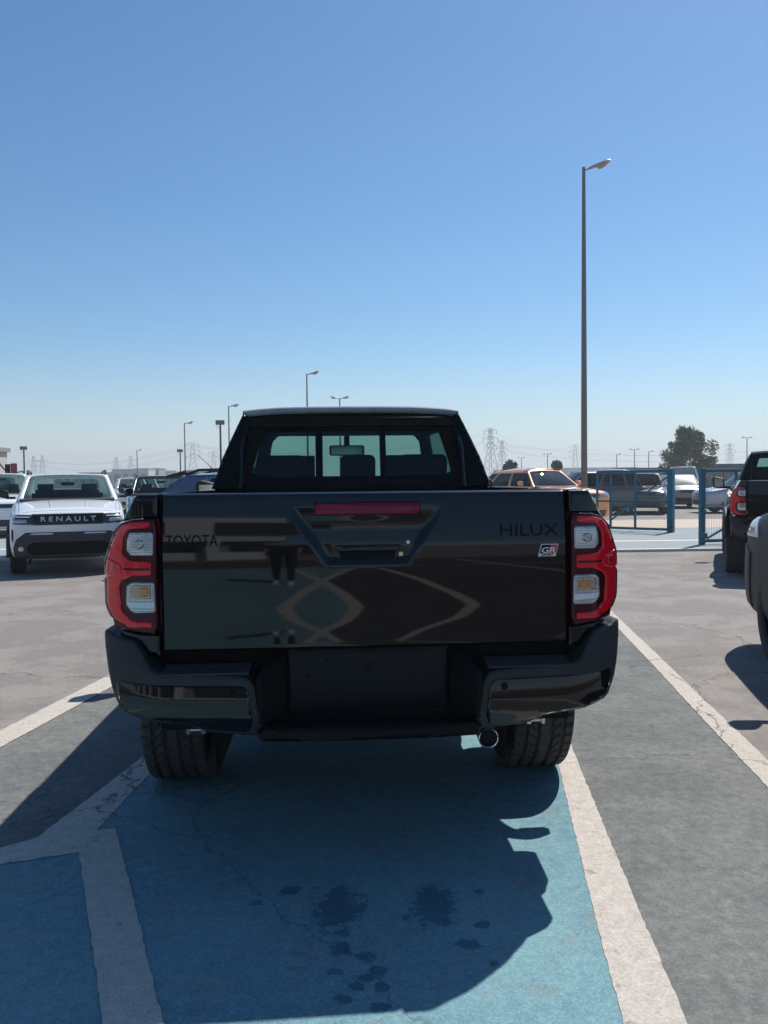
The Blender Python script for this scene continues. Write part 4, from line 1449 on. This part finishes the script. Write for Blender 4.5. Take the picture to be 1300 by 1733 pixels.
def gate_leaf(label, p0, p1, h, uprights, post_end, diag, vert_mesh):
    """p0, p1: hinge and latch foot; uprights: fractions along the leaf."""
    p0, p1 = Vector(p0), Vector(p1)
    d = p1 - p0
    root = empty('gate', p0, math.atan2(d.y, d.x), label, 'gate')
    Lg = d.length
    G = M['gate_blue']
    z0 = .07
    bar('bottom_rail', (0, 0, z0), (Lg, 0, z0), .032, G, root)
    bar('top_rail', (0, 0, h), (Lg, 0, h), .032, G, root)
    bar('middle_rail', (0, 0, h * .50), (Lg, 0, h * .50), .024, G, root)
    for u in uprights:
        bar('upright', (u * Lg, .002, z0), (u * Lg, .002, h), .026, G, root)
    bar('post', (post_end * Lg, 0, 0), (post_end * Lg, 0, h + .05), .075 if not vert_mesh else .05, G, root)
    for a, b in diag:
        bar('brace', (a[0] * Lg, .004, a[1] * h), (b[0] * Lg, .004, b[1] * h), .020, G, root)
    mb = MB()
    if vert_mesh:
        for i in range(1, 40):
            mb.tube([(i / 40 * Lg, .03, z0), (i / 40 * Lg, .03, h)], .0022, 4)
    else:
        for i in range(1, 30):
            z = z0 + (h - z0) * i / 30
            mb.tube([(0, .03, z), (Lg, .03, z)], .0026, 4)
    o = mb.build('wire_mesh', M['galv'], root, 0)
    tag(o, kind='stuff')
    hb = MB()
    hb.box((post_end * Lg, -.06, h * .45), (.06, .10, .10))
    hb.box((post_end * Lg, -.06, h * .12), (.10, .12, .12))
    hb.build('hinge', G, root, 0, bevel=.01)
    return root


gate_leaf('blue steel gate leaf with brace standing open before the orange SUV', (5.78, 22.35, .045), (7.30, 21.0, .045), 1.56, (0, .19, .53, .985), 1.0, [((.20, .18), (.53, .50)), ((.53, .50), (.95, .90))], False)
gate_leaf('blue steel gate leaf with upright wires beside the second pickup', (6.57, 17.05, .045), (9.0, 17.75, .045), 1.52, (0, .33, .66, 1.0), 0.0, [((.05, .08), (.33, .30))], True)


def lamp_post(loc, h, label, r0=.10, r1=.045, heads=1, rz=0., hs=1., tilt=14, group=None):
    root = empty('lamp_post', loc, rz, label, 'lamp post', group)
    mb = MB()
    mb.tube([(0, 0, 0), (0, 0, h * .33), (0, 0, h * .66), (0, 0, h)], [r0, r0 * .8 + r1 * .2, r0 * .45 + r1 * .55, r1], 14)
    mb.build('pole', M['galv'], root, 60)
    MB().box((0, 0, .02), (r0 * 4, r0 * 4, .04)).build('base_plate', M['galv'], root, 0)
    for s in ([1] if heads == 1 else [1, -1]):
        arm = MB().tube([(0, 0, h - .10), (s * .25 * hs, 0, h - .06)], .03 * hs, 8).build('arm', M['galv'], root, 60)
        # luminaire: flat top, belly with glass bowl near the tip
        hd_ = MB()
        prof = [(.16, .02, .05), (.30, .07, .10), (.55, .09, .17), (.85, .10, .20), (1.05, .10, .19), (1.16, .06, .13)]
        vs, fs = [], []
        n = 10
        for (x, t, wd) in prof:
            zb = h - .06 + (x - .16) * math.tan(R(tilt))
            for k in range(n):
                a = 2 * math.pi * k / n
                vs.append((s * x * hs, wd * hs * math.cos(a), zb + t * hs * math.sin(a) * (1 if math.sin(a) > 0 else .8)))
        for i in range(len(prof) - 1):
            for k in range(n):
                fs.append((i * n + k, i * n + (k + 1) % n, (i + 1) * n + (k + 1) % n, (i + 1) * n + k))
        fs += [tuple(range(n)), tuple(range((len(prof) - 1) * n, len(prof) * n))]
        hd_.add(vs, fs)
        ho = hd_.build('lamp_head', M['lamp_under'], root, 50)
        bw = MB()

        def bowl(u, v, s=s):
            x = .60 + .50 * u
            a = math.pi * v
            k = math.sin(math.pi * min(1, max(0, u)) ** .8) ** .6 if 0 < u < 1 else 0
            zb = h - .06 + (x - .16) * math.tan(R(tilt)) - .05 * hs
            return (s * x * hs, .17 * hs * k * math.cos(a), zb - .15 * hs * k * math.sin(a))
        bw.grid(bowl, 12, 9)
        bw.build('lamp_bowl', M['lamp_under'], ho, 60)
        MB().box((s * .95 * hs, 0, h + .05 + .80 * math.tan(R(tilt)) * hs), (.07 * hs, .05 * hs, .09 * hs)).build('photocell', M['dark_metal'], ho, 0)
    return root


def px_at(px, dist):
    return (px - 650) / 1400 * dist


LG = 'street lamps beyond the car park'
lamp_post((px_at(990, 29.3), 29.3, 0), 12.3, 'tall tapered lamp post rising beside the orange SUV', .115, .055, hs=.78, tilt=15)
lamp_post((px_at(521.5, 80), 80, 0), 11.85, 'single-arm lamp post over the middle of the black pickup roof', .11, .06, hs=1.0, group=LG)
lamp_post((px_at(389, 113), 113, 0), 11.9, 'single-arm lamp post just left of the pickup cab', .12, .08, hs=1.2, group=LG)
lamp_post((px_at(314, 144), 144, 0), 11.9, 'single-arm lamp post beside the lattice pylon', .13, .09, hs=1.3, group=LG)
lamp_post((px_at(576.5, 105), 105, 0), 12.0, 'double-arm lamp post rising over the black pickup roof', .12, .08, heads=2, hs=1.0, group=LG)
lamp_post((px_at(233, 210), 210, 0), 10.0, 'small distant lamp post above the grey SUV', .14, .10, hs=1.0, group=LG)
lamp_post((px_at(1265, 190), 190, 0), 10.6, 'small distant lamp post above the second pickup cab', .14, .10, heads=2, hs=1.1, group=LG)
lamp_post((px_at(1075, 230), 230, 0), 9.6, 'small distant double lamp post left of the broad tree', .15, .11, heads=2, hs=1.2, group=LG)
lamp_post((px_at(1099, 230), 230, 0), 9.0, 'small distant single lamp post next to the broad tree', .15, .11, hs=1.2, group=LG)
lamp_post((px_at(1045, 260), 260, 0), 9.2, 'small distant lamp post above the open gate leaf', .16, .12, hs=1.2, group=LG)
lamp_post((px_at(928, 250), 250, 0), 9.2, 'small distant double lamp post above the orange SUV roof', .16, .12, heads=2, hs=1.2, group=LG)
lamp_post((px_at(884, 300), 300, 0), 9.6, 'faint distant lamp post over the orange SUV rear window', .18, .12, heads=2, hs=1.2, group=LG)


def flood_post(loc, h, label, s=1.):
    root = empty('floodlight_post', loc, R(random.uniform(-8, 8)), label, 'floodlight', 'floodlight posts')
    MB().tube([(0, 0, 0), (.0, 0, h * .5), (0, 0, h)], [.11 * s, .10 * s, .09 * s], 10).build('pole', M['dark_metal'], root, 60)
    fo = MB().box((0, -.06, h + .16 * s), (.82 * s, .22, .42 * s)).build('floodlight', M['dark_metal'], root, 0, bevel=.03)
    for k in (-1, 1):
        MB().box((k * .19 * s, -.176, h + .16 * s), (.34 * s, .01, .34 * s)).build('lamp_glass', M['lamp_house'], fo, 0)
    MB().tube([(-.30 * s, 0, h - .02), (-.36 * s, 0, h - .25 * s), (-.12 * s, 0, h - .38 * s), (0, 0, h - .30 * s)], .02, 6).build('cable', M['dark_metal'], root, 60)
    return root


flood_post((px_at(374.5, 66), 66, 0), 6.1, 'dark floodlight post rising beside the black pickup cab', .85)
flood_post((px_at(306, 96), 96, 0), 5.1, 'dark floodlight post above the blue crossover', .8)
flood_post((px_at(42, 90), 90, 0), 5.3, 'dark floodlight post rising behind the lettered white SUV', .9)


def pylon(loc, h, label, arms=3, wbase=7., rz=0.):
    root = empty('power_pylon', loc, rz, label, 'power pylon', 'far power pylons')
    mb = MB()
    r = .16

    def hw(z):
        t = z / h
        return wbase / 2 * (1 - t) ** 1.4 + .75
    lv = [0, .16, .32, .46, .58, .68, .78, .88, 1.0]
    for a, b in zip(lv[:-1], lv[1:]):
        za, zb = a * h, b * h
        wa, wb = hw(za), hw(zb)
        for sx, sy in ((-1, -1), (1, -1), (1, 1), (-1, 1)):
            mb.cyl((sx * wa, sy * wa, za), (sx * wb, sy * wb, zb), r, n=4, cap=False)
        cs = [(-1, -1), (1, -1), (1, 1), (-1, 1)]
        for k in range(4):
            p, q = cs[k], cs[(k + 1) % 4]
            mb.cyl((p[0] * wa, p[1] * wa, za), (q[0] * wb, q[1] * wb, zb), r * .6, n=4, cap=False)
            mb.cyl((q[0] * wa, q[1] * wa, za), (p[0] * wb, p[1] * wb, zb), r * .6, n=4, cap=False)
    mb.build('tower', M['pylon'], root, 0)
    for i in range(arms):
        z = h * (.66 + .14 * i)
        ln = h * (.17 if i == 1 else .14)
        am = MB()
        for s in (-1, 1):
            for dy in (-.6, .6):
                am.cyl((s * .7, dy, z), (s * ln, 0, z + .6), r * .8, n=4, cap=False)
                am.cyl((s * .7, dy, z + 2.2), (s * ln, 0, z + .6), r * .7, n=4, cap=False)
            am.cyl((s * ln, 0, z + .6), (s * ln, 0, z - 1.6), .18, n=5)
        am.build('cross_arm', M['pylon'], root, 0)
    return root


PY = [(px_at(327, 560), 560, 29, 'lattice power pylon left of the floodlight post', .2, 3), (px_at(832, 520), 520, 34, 'tall lattice power pylon right of the pickup cab', .5, 3), (px_at(851, 640), 640, 32, 'thinner lattice power pylon just right of the tallest pylon', .5, 3),
      (px_at(975, 700), 700, 31, 'lattice power pylon beside the tall lamp post', -.3, 3), (px_at(198, 800), 800, 28, 'low wide lattice pylon above the white SUVs', .1, 2), (px_at(222, 820), 820, 30, 'low lattice pylon nearest the small distant lamp post', .1, 2),
      (px_at(58, 800), 800, 30, 'lattice pylon left over the lettered SUV roof', .1, 2), (px_at(73, 820), 820, 31, 'lattice pylon right over the lettered SUV roof', .1, 2), (px_at(1236, 760), 760, 33, 'lattice pylon beside the second pickup cab', .2, 3), (px_at(362, 760), 760, 31, 'lattice pylon behind the tall floodlight post', .3, 3)]
for (x, y, h, lab, rz, am) in PY:
    pylon((x, y, 0), h, lab, am, rz=rz)


def power_line(label, a, b, sag):
    a, b = Vector(a), Vector(b)
    root = empty('power_line', (a.x, a.y, 0), 0, label, 'power line', 'far power lines')
    for k in range(4):
        off = Vector(((k % 2) * 7 - 3.5, 0, -(k // 2) * 5))
        pts = []
        for i in range(25):
            t = i / 24
            p = a.lerp(b, t) + off
            p.z -= sag * 4 * t * (1 - t)
            pts.append(p - Vector((a.x, a.y, 0)))
        MB().tube(pts, .07, 4).build('wire', M['pylon'], root, 0)
    return root


power_line('wires strung from the pylon beside the grey SUV towards the white SUV', (px_at(327, 560), 560, 27), (px_at(58, 800), 800, 26), 8)
power_line('wires strung between the left pylon and the pylon right of the cab', (px_at(327, 560), 560, 27), (px_at(832, 520), 520, 31), 9)
power_line('wires strung from the tall pylon past the lamp post', (px_at(832, 520), 520, 31), (px_at(975, 700), 700, 29), 6)
power_line('wires strung over the tree towards the second pickup', (px_at(975, 700), 700, 29), (px_at(1236, 760), 760, 30), 8)
power_line('wires strung over the beige saloon beyond the tree', (px_at(851, 640), 640, 29), (px_at(1400, 660), 660, 30), 10)


# ------------------------------------------------------------------ trees
def tree(loc, h, rx, label, n=5200, seed=1, trunk_h=.25, leaf=.16, mat='leaf', name='tree', cat='tree', rz=.5, clumps=34, cr=(.16, .34)):
    rnd = random.Random(seed)
    root = empty(name, loc, 0, label, cat)
    tb = MB()
    th = h * trunk_h
    nl = 6
    tips = []
    tb.tube([(0, 0, 0), (.05, 0, th * .5), (0, .05, th)], [h * .03, h * .024, h * .02], 8)
    for k in range(nl):
        a = 2 * math.pi * k / nl + rnd.random()
        rr = rx * rnd.uniform(.35, .7)
        tip = Vector((math.cos(a) * rr, math.sin(a) * rr * .8, h * rnd.uniform(.6, .88)))
        mid = Vector((tip.x * .45, tip.y * .45, th + (tip.z - th) * .5))
        tb.tube([(0, 0, th * .9), mid, tip], [h * .016, h * .010, h * .003], 6)
        tips.append(tip)
    tb.build('trunk', M['bark'], root, 60)
    cl = []
    for k in range(clumps):
        a = rnd.random() * 2 * math.pi
        zz = rnd.random()
        z = h * (trunk_h * .7 + (1 - trunk_h * .7) * zz)
        prof = math.sin(math.pi * min(1, .12 + zz * .86)) ** .55
        rr = rx * prof * rnd.uniform(.25, .95)
        cl.append((Vector((math.cos(a) * rr, math.sin(a) * rr * rz * 1.6, z - h * .05)), rx * rnd.uniform(*cr)))
    lb_ = MB()
    for i in range(n):
        c, r = cl[rnd.randrange(len(cl))]
        d = Vector((rnd.gauss(0, 1), rnd.gauss(0, 1), rnd.gauss(0, 1))).normalized() * r * rnd.random() ** .45
        p = c + Vector((d.x, d.y, d.z * 1.15))
        s = leaf * rnd.uniform(.6, 1.4)
        u = Vector((rnd.gauss(0, 1), rnd.gauss(0, 1), rnd.gauss(0, .6))).normalized()
        v = u.orthogonal().normalized()
        v = (Matrix.Rotation(rnd.random() * 6.28, 3, u) @ v)
        wv = u.cross(v)
        lb_.add([p + v * s, p + wv * s * .45, p - v * s, p - wv * s * .45], [(0, 1, 2, 3)])
    o = lb_.build('crown', M[mat], root, 0)
    tag(o, kind='stuff')
    return root


tree((px_at(1166, 84), 84, 0), 6.6, 3.2, 'broad green tree standing beyond the rows of parked cars', 15000, 5, .12, .125, clumps=95, cr=(.11, .24))
tree((px_at(864, 74), 74, 0), 3.0, 1.45, 'low green bush above the rear of the orange SUV roof', 2600, 8, .05, .12, 'leaf_pale', 'bush', 'bush', clumps=16)
tree((px_at(948, 74), 74, 0), 3.1, 1.25, 'low green bush above the windscreen of the orange SUV', 2600, 9, .05, .12, 'leaf_pale', 'bush', 'bush', clumps=14)


# ------------------------------------------------------------------ far buildings
def block(name, label, x, y, w, d, h, mat, nwin=0, rz=0., cat='building', floors=1, trim=None):
    root = empty(name, (x, y, 0), rz, label, cat)
    MB().box((0, 0, h / 2), (w, d, h)).build('wall', M[mat], root, 0)
    MB().box((0, 0, h + .12), (w + .3, d + .3, .24)).build('parapet', M[trim or mat], root, 0)
    for f in range(floors):
        for i in range(nwin):
            xx = -w / 2 + w * (i + .5) / nwin
            zz = h * (f + .55) / floors
            ww, hh = w / nwin * .5, h / floors * .4
            fr_ = MB().box((xx, -d / 2 - .03, zz), (ww + .2, .08, hh + .2)).build('window_frame', M['wall_grey'], root, 0)
            MB().box((xx, -d / 2 - .085, zz), (ww, .04, hh)).build('pane', M['pane'], fr_, 0)
    return root


for i, (px, dist, wd, h, mt_, lab) in enumerate([(170, 330, 14, 6.0, 'wall_pale', 'low beige warehouse far above the gap between the SUVs'), (228, 300, 13, 6.6, 'wall_pale', 'beige warehouse block far above the grey SUV roof'), (255, 310, 9, 7.0, 'wall_grey', 'grey block far behind the grey SUV'),
                                                 (278, 320, 12, 6.2, 'wall_white', 'pale block far behind the floodlight over the blue crossover'), (345, 420, 18, 8.0, 'wall_grey', 'long grey block far behind the blue crossover'), (130, 360, 16, 5.6, 'wall_white', 'pale far block above the lettered SUV roof'),
                                                 (905, 420, 40, 6.5, 'wall_pale', 'low far block behind the orange SUV'), (1015, 400, 34, 6.8, 'wall_pale', 'low far block behind the open gate leaf')]):
    block('warehouse', lab, px_at(px, dist), dist, wd, 10, h, mt_, 4, floors=1)
block('shed', 'long low dark shed with flat roof behind the gate', px_at(1092, 150), 150, 9.5, 6, 3.15, 'wall_grey', 5, trim='dark_metal')
block('shed', 'navy blue cabin with pale windows beside the broad tree', px_at(1219, 100), 100, 4.6, 4, 2.85, 'navy', 5, trim='navy')

# site cabin with outside stair, left edge
cb = block('site_cabin', 'two-storey pale site cabin at the far edge of the lot', -26.6, 47.0, 8.2, 5, 3.4, 'wall_pale', 4, floors=1, trim='wall_grey')
for i in range(9):
    x0 = 4.3 + i * .22
    MB().box((x0, -2.2, 2.7 - i * .26), (.26, 1.0, .05)).build('stair_tread', M['dark_metal'], cb, 0)
for y in (-2.75, -1.65):
    bar('handrail', (-4.0, y, 4.3), (4.2, y, 4.3), .04, M['dark_metal'], cb)
    bar('handrail', (4.2, y, 4.3), (5.9, y, 2.2), .04, M['dark_metal'], cb)
    for i in range(14):
        x0 = -4.0 + i * .63
        bar('baluster', (x0, y, 3.5), (x0, y, 4.3), .025, M['dark_metal'], cb)
sg = empty('sign_board', (px_at(25, 44), 44, 0), 0, 'red and black sign board on a post at the site cabin', 'sign board')
MB().tube([(0, 0, 0), (0, 0, 2.6)], .04, 8).build('post', M['galv'], sg, 60)
MB().box((0, -.04, 2.3), (.34, .05, .55)).build('board', pm('sign_red', (.28, .05, .04), .5, var=.1), sg, 0)
MB().box((-.33, -.04, 2.3), (.26, .05, .48)).build('board', M['deep_black'], sg, 0)

# building behind the camera, seen only mirrored in the pickup's paint
rb = empty('showroom', (-14.5, -13.5, 0), R(-6), 'pale showroom with deep canopy mirrored in the pickup tailgate', 'building')
MB().box((0, -4, 2.6), (27, 8, 5.2)).build('wall', M['wall_grey'], rb, 0)
MB().box((0, -2.2, 4.95), (28, 6.5, 1.5)).build('canopy', M['wall_white'], rb, 0)
for i in range(7):
    x0 = -12 + i * 4
    MB().box((x0, .9, 2.1), (.35, .35, 4.2)).build('column', M['wall_white'], rb, 0)
    fr_ = MB().box((x0 + 2, .04, 1.6), (3.0, .1, 2.9)).build('window_frame', M['dark_metal'], rb, 0)
    MB().box((x0 + 2, .10, 1.6), (2.7, .04, 2.6)).build('pane', M['pane'], fr_, 0)
    MB().box((x0 + 1.2, 1.09, 5.0), (2.4, .06, .75)).build('fascia_panel', pm('fascia_dark', (.06, .045, .045), .6, var=.2), rb, 0)
MB().box((0, .25, .20), (27, .5, .40)).build('plinth', M['wall_white'], rb, 0)

# ------------------------------------------------------------------ the dusty air over the plain
hz = MB().box((0, 400, 17.5), (2200, 1300, 37)).build('haze', [], None, 0)
tag(hz, kind='stuff')
hm = bpy.data.materials.new('haze')
hm.use_nodes = True
hm.node_tree.nodes.remove(hm.node_tree.nodes['Principled BSDF'])
pv = hm.node_tree.nodes.new('ShaderNodeVolumePrincipled')
pv.inputs['Color'].default_value = (.80, .86, .92, 1)
pv.inputs['Density'].default_value = .00095
pv.inputs['Anisotropy'].default_value = .3
hm.node_tree.links.new(pv.outputs[0], hm.node_tree.nodes['Material Output'].inputs['Volume'])
hz.data.materials.clear()
hz.data.materials.append(hm)

# ------------------------------------------------------------------ bystander behind the camera, mirrored in the tailgate
M['trousers'] = pm('trousers', (.008, .008, .010), .8, var=.2, scale=20)
M['shirt'] = pm('shirt', (.018, .020, .028), .85, var=.2, scale=20)
M['skin'] = pm('skin', (.38, .22, .15), .55, var=.08, scale=10)
M['hair'] = pm('hair', (.012, .010, .009), .6, var=.2, scale=60)
M['shoe_white'] = pm('shoe_white', (.55, .54, .52), .6, var=.08, scale=20)


def person(loc, rz, label):
    root = empty('person', loc, rz, label, 'person')
    J = [((0, 0, .96), .15), ((0, 0, 1.12), .145), ((0, .005, 1.30), .155), ((0, 0, 1.42), .13), ((0, 0, 1.50), .058), ((0, .012, 1.57), .075), ((0, .02, 1.66), .092), ((0, .012, 1.74), .070)]
    E_ = [(i, i + 1) for i in range(7)]

    def chain(start, pts):
        p = start
        for q in pts:
            J.append(q)
            E_.append((p, len(J) - 1))
            p = len(J) - 1
        return p
    for s in (-1, 1):
        dy = .10 * s
        chain(0, [((s * .09, 0, .90), .105), ((s * .115, dy * .5, .50), .068), ((s * .115, dy * .7, .36), .062), ((s * .12, dy * 1., .09), .045)])
        w_ = chain(3, [((s * .17, 0, 1.415), .062), ((s * .225, -.01, 1.14), .046), ((s * .235, .06, .92), .032), ((s * .235, .075, .86), .034)])
        for k in range(4):
            fx = s * .235 + (k - 1.5) * .004
            fy = .075 + (k - 1.5) * .020
            chain(w_, [((fx, fy, .815), .0105), ((fx - s * .012, fy + .004, .765 + abs(k - 1.4) * .006), .009)])
        chain(w_, [((s * .222, .118, .835), .011), ((s * .214, .130, .80), .009)])
    me = bpy.data.meshes.new('body')
    me.from_pydata([j[0] for j in J], E_, [])
    o = link('body', me, root)
    md = o.modifiers.new('skin', 'SKIN')
    for i, j in enumerate(J):
        me.skin_vertices[0].data[i].radius = (j[1], j[1] * (.72 if i < 4 else 1))
    me.skin_vertices[0].data[0].use_root = True
    sb = o.modifiers.new('sub', 'SUBSURF')
    sb.levels = sb.render_levels = 2
    apply_mods(o)
    me = o.data
    for k in ('trousers', 'shirt', 'skin'):
        me.materials.append(M[k])
    for p in me.polygons:
        c = p.center
        p.material_index = 2 if (c.z > 1.47 or (abs(c.x) > .19 and c.z < 1.12)) else (1 if c.z > .95 else 0)
    me.shade_smooth()
    for s in (-1, 1):
        mb = MB()
        y0 = .10 * s
        rows = [(-.09, .030, .07), (-.05, .040, .085), (.02, .044, .085), (.10, .050, .062), (.16, .045, .048), (.19, .028, .036)]
        vs, fs = [], []
        for (y, w, h) in rows:
            for k in range(8):
                a = math.pi * k / 7
                vs.append((s * .12 + w * math.cos(a), y0 + y, max(.002, h * math.sin(a))))
        for i in range(len(rows) - 1):
            for k in range(8):
                fs.append((i * 8 + k, i * 8 + (k + 1) % 8, (i + 1) * 8 + (k + 1) % 8, (i + 1) * 8 + k))
        fs += [tuple(range(8)), tuple(range(40, 48))]
        mb.add(vs, fs)
        mb.build('shoe', M['shoe_white'], root, 60)
        MB().cyl((s * .030, .104, 1.672), (s * .030, .112, 1.672), .010, .008, 8).build('eye', M['hair'], root)
        MB().box((s * .094, .012, 1.655), (.018, .035, .055)).build('ear', M['skin'], root, 40, bevel=.008)
    MB().prism([(.100, 1.68), (.128, 1.638), (.104, 1.632)], lambda a, b: (-.012, a, b), lambda a, b: (.012, a, b)).build('nose', M['skin'], root, 40, bevel=.005)
    MB().box((0, .103, 1.605), (.045, .010, .010)).build('mouth', pm('lip', (.30, .12, .10), .5), root, 40, bevel=.003)
    hb = MB()
    hb.grid(lambda u, v: (.100 * math.cos(2 * math.pi * u) * math.cos(v * 1.5), .004 + .108 * math.sin(2 * math.pi * u) * math.cos(v * 1.5), 1.69 + .085 * math.sin(v * 1.5)), 20, 8, True)
    hb.build('hair', M['hair'], root, 60)
    return root


person((-.42, -3.75, .004), R(12), 'person in black trousers and white shoes mirrored in the tailgate')
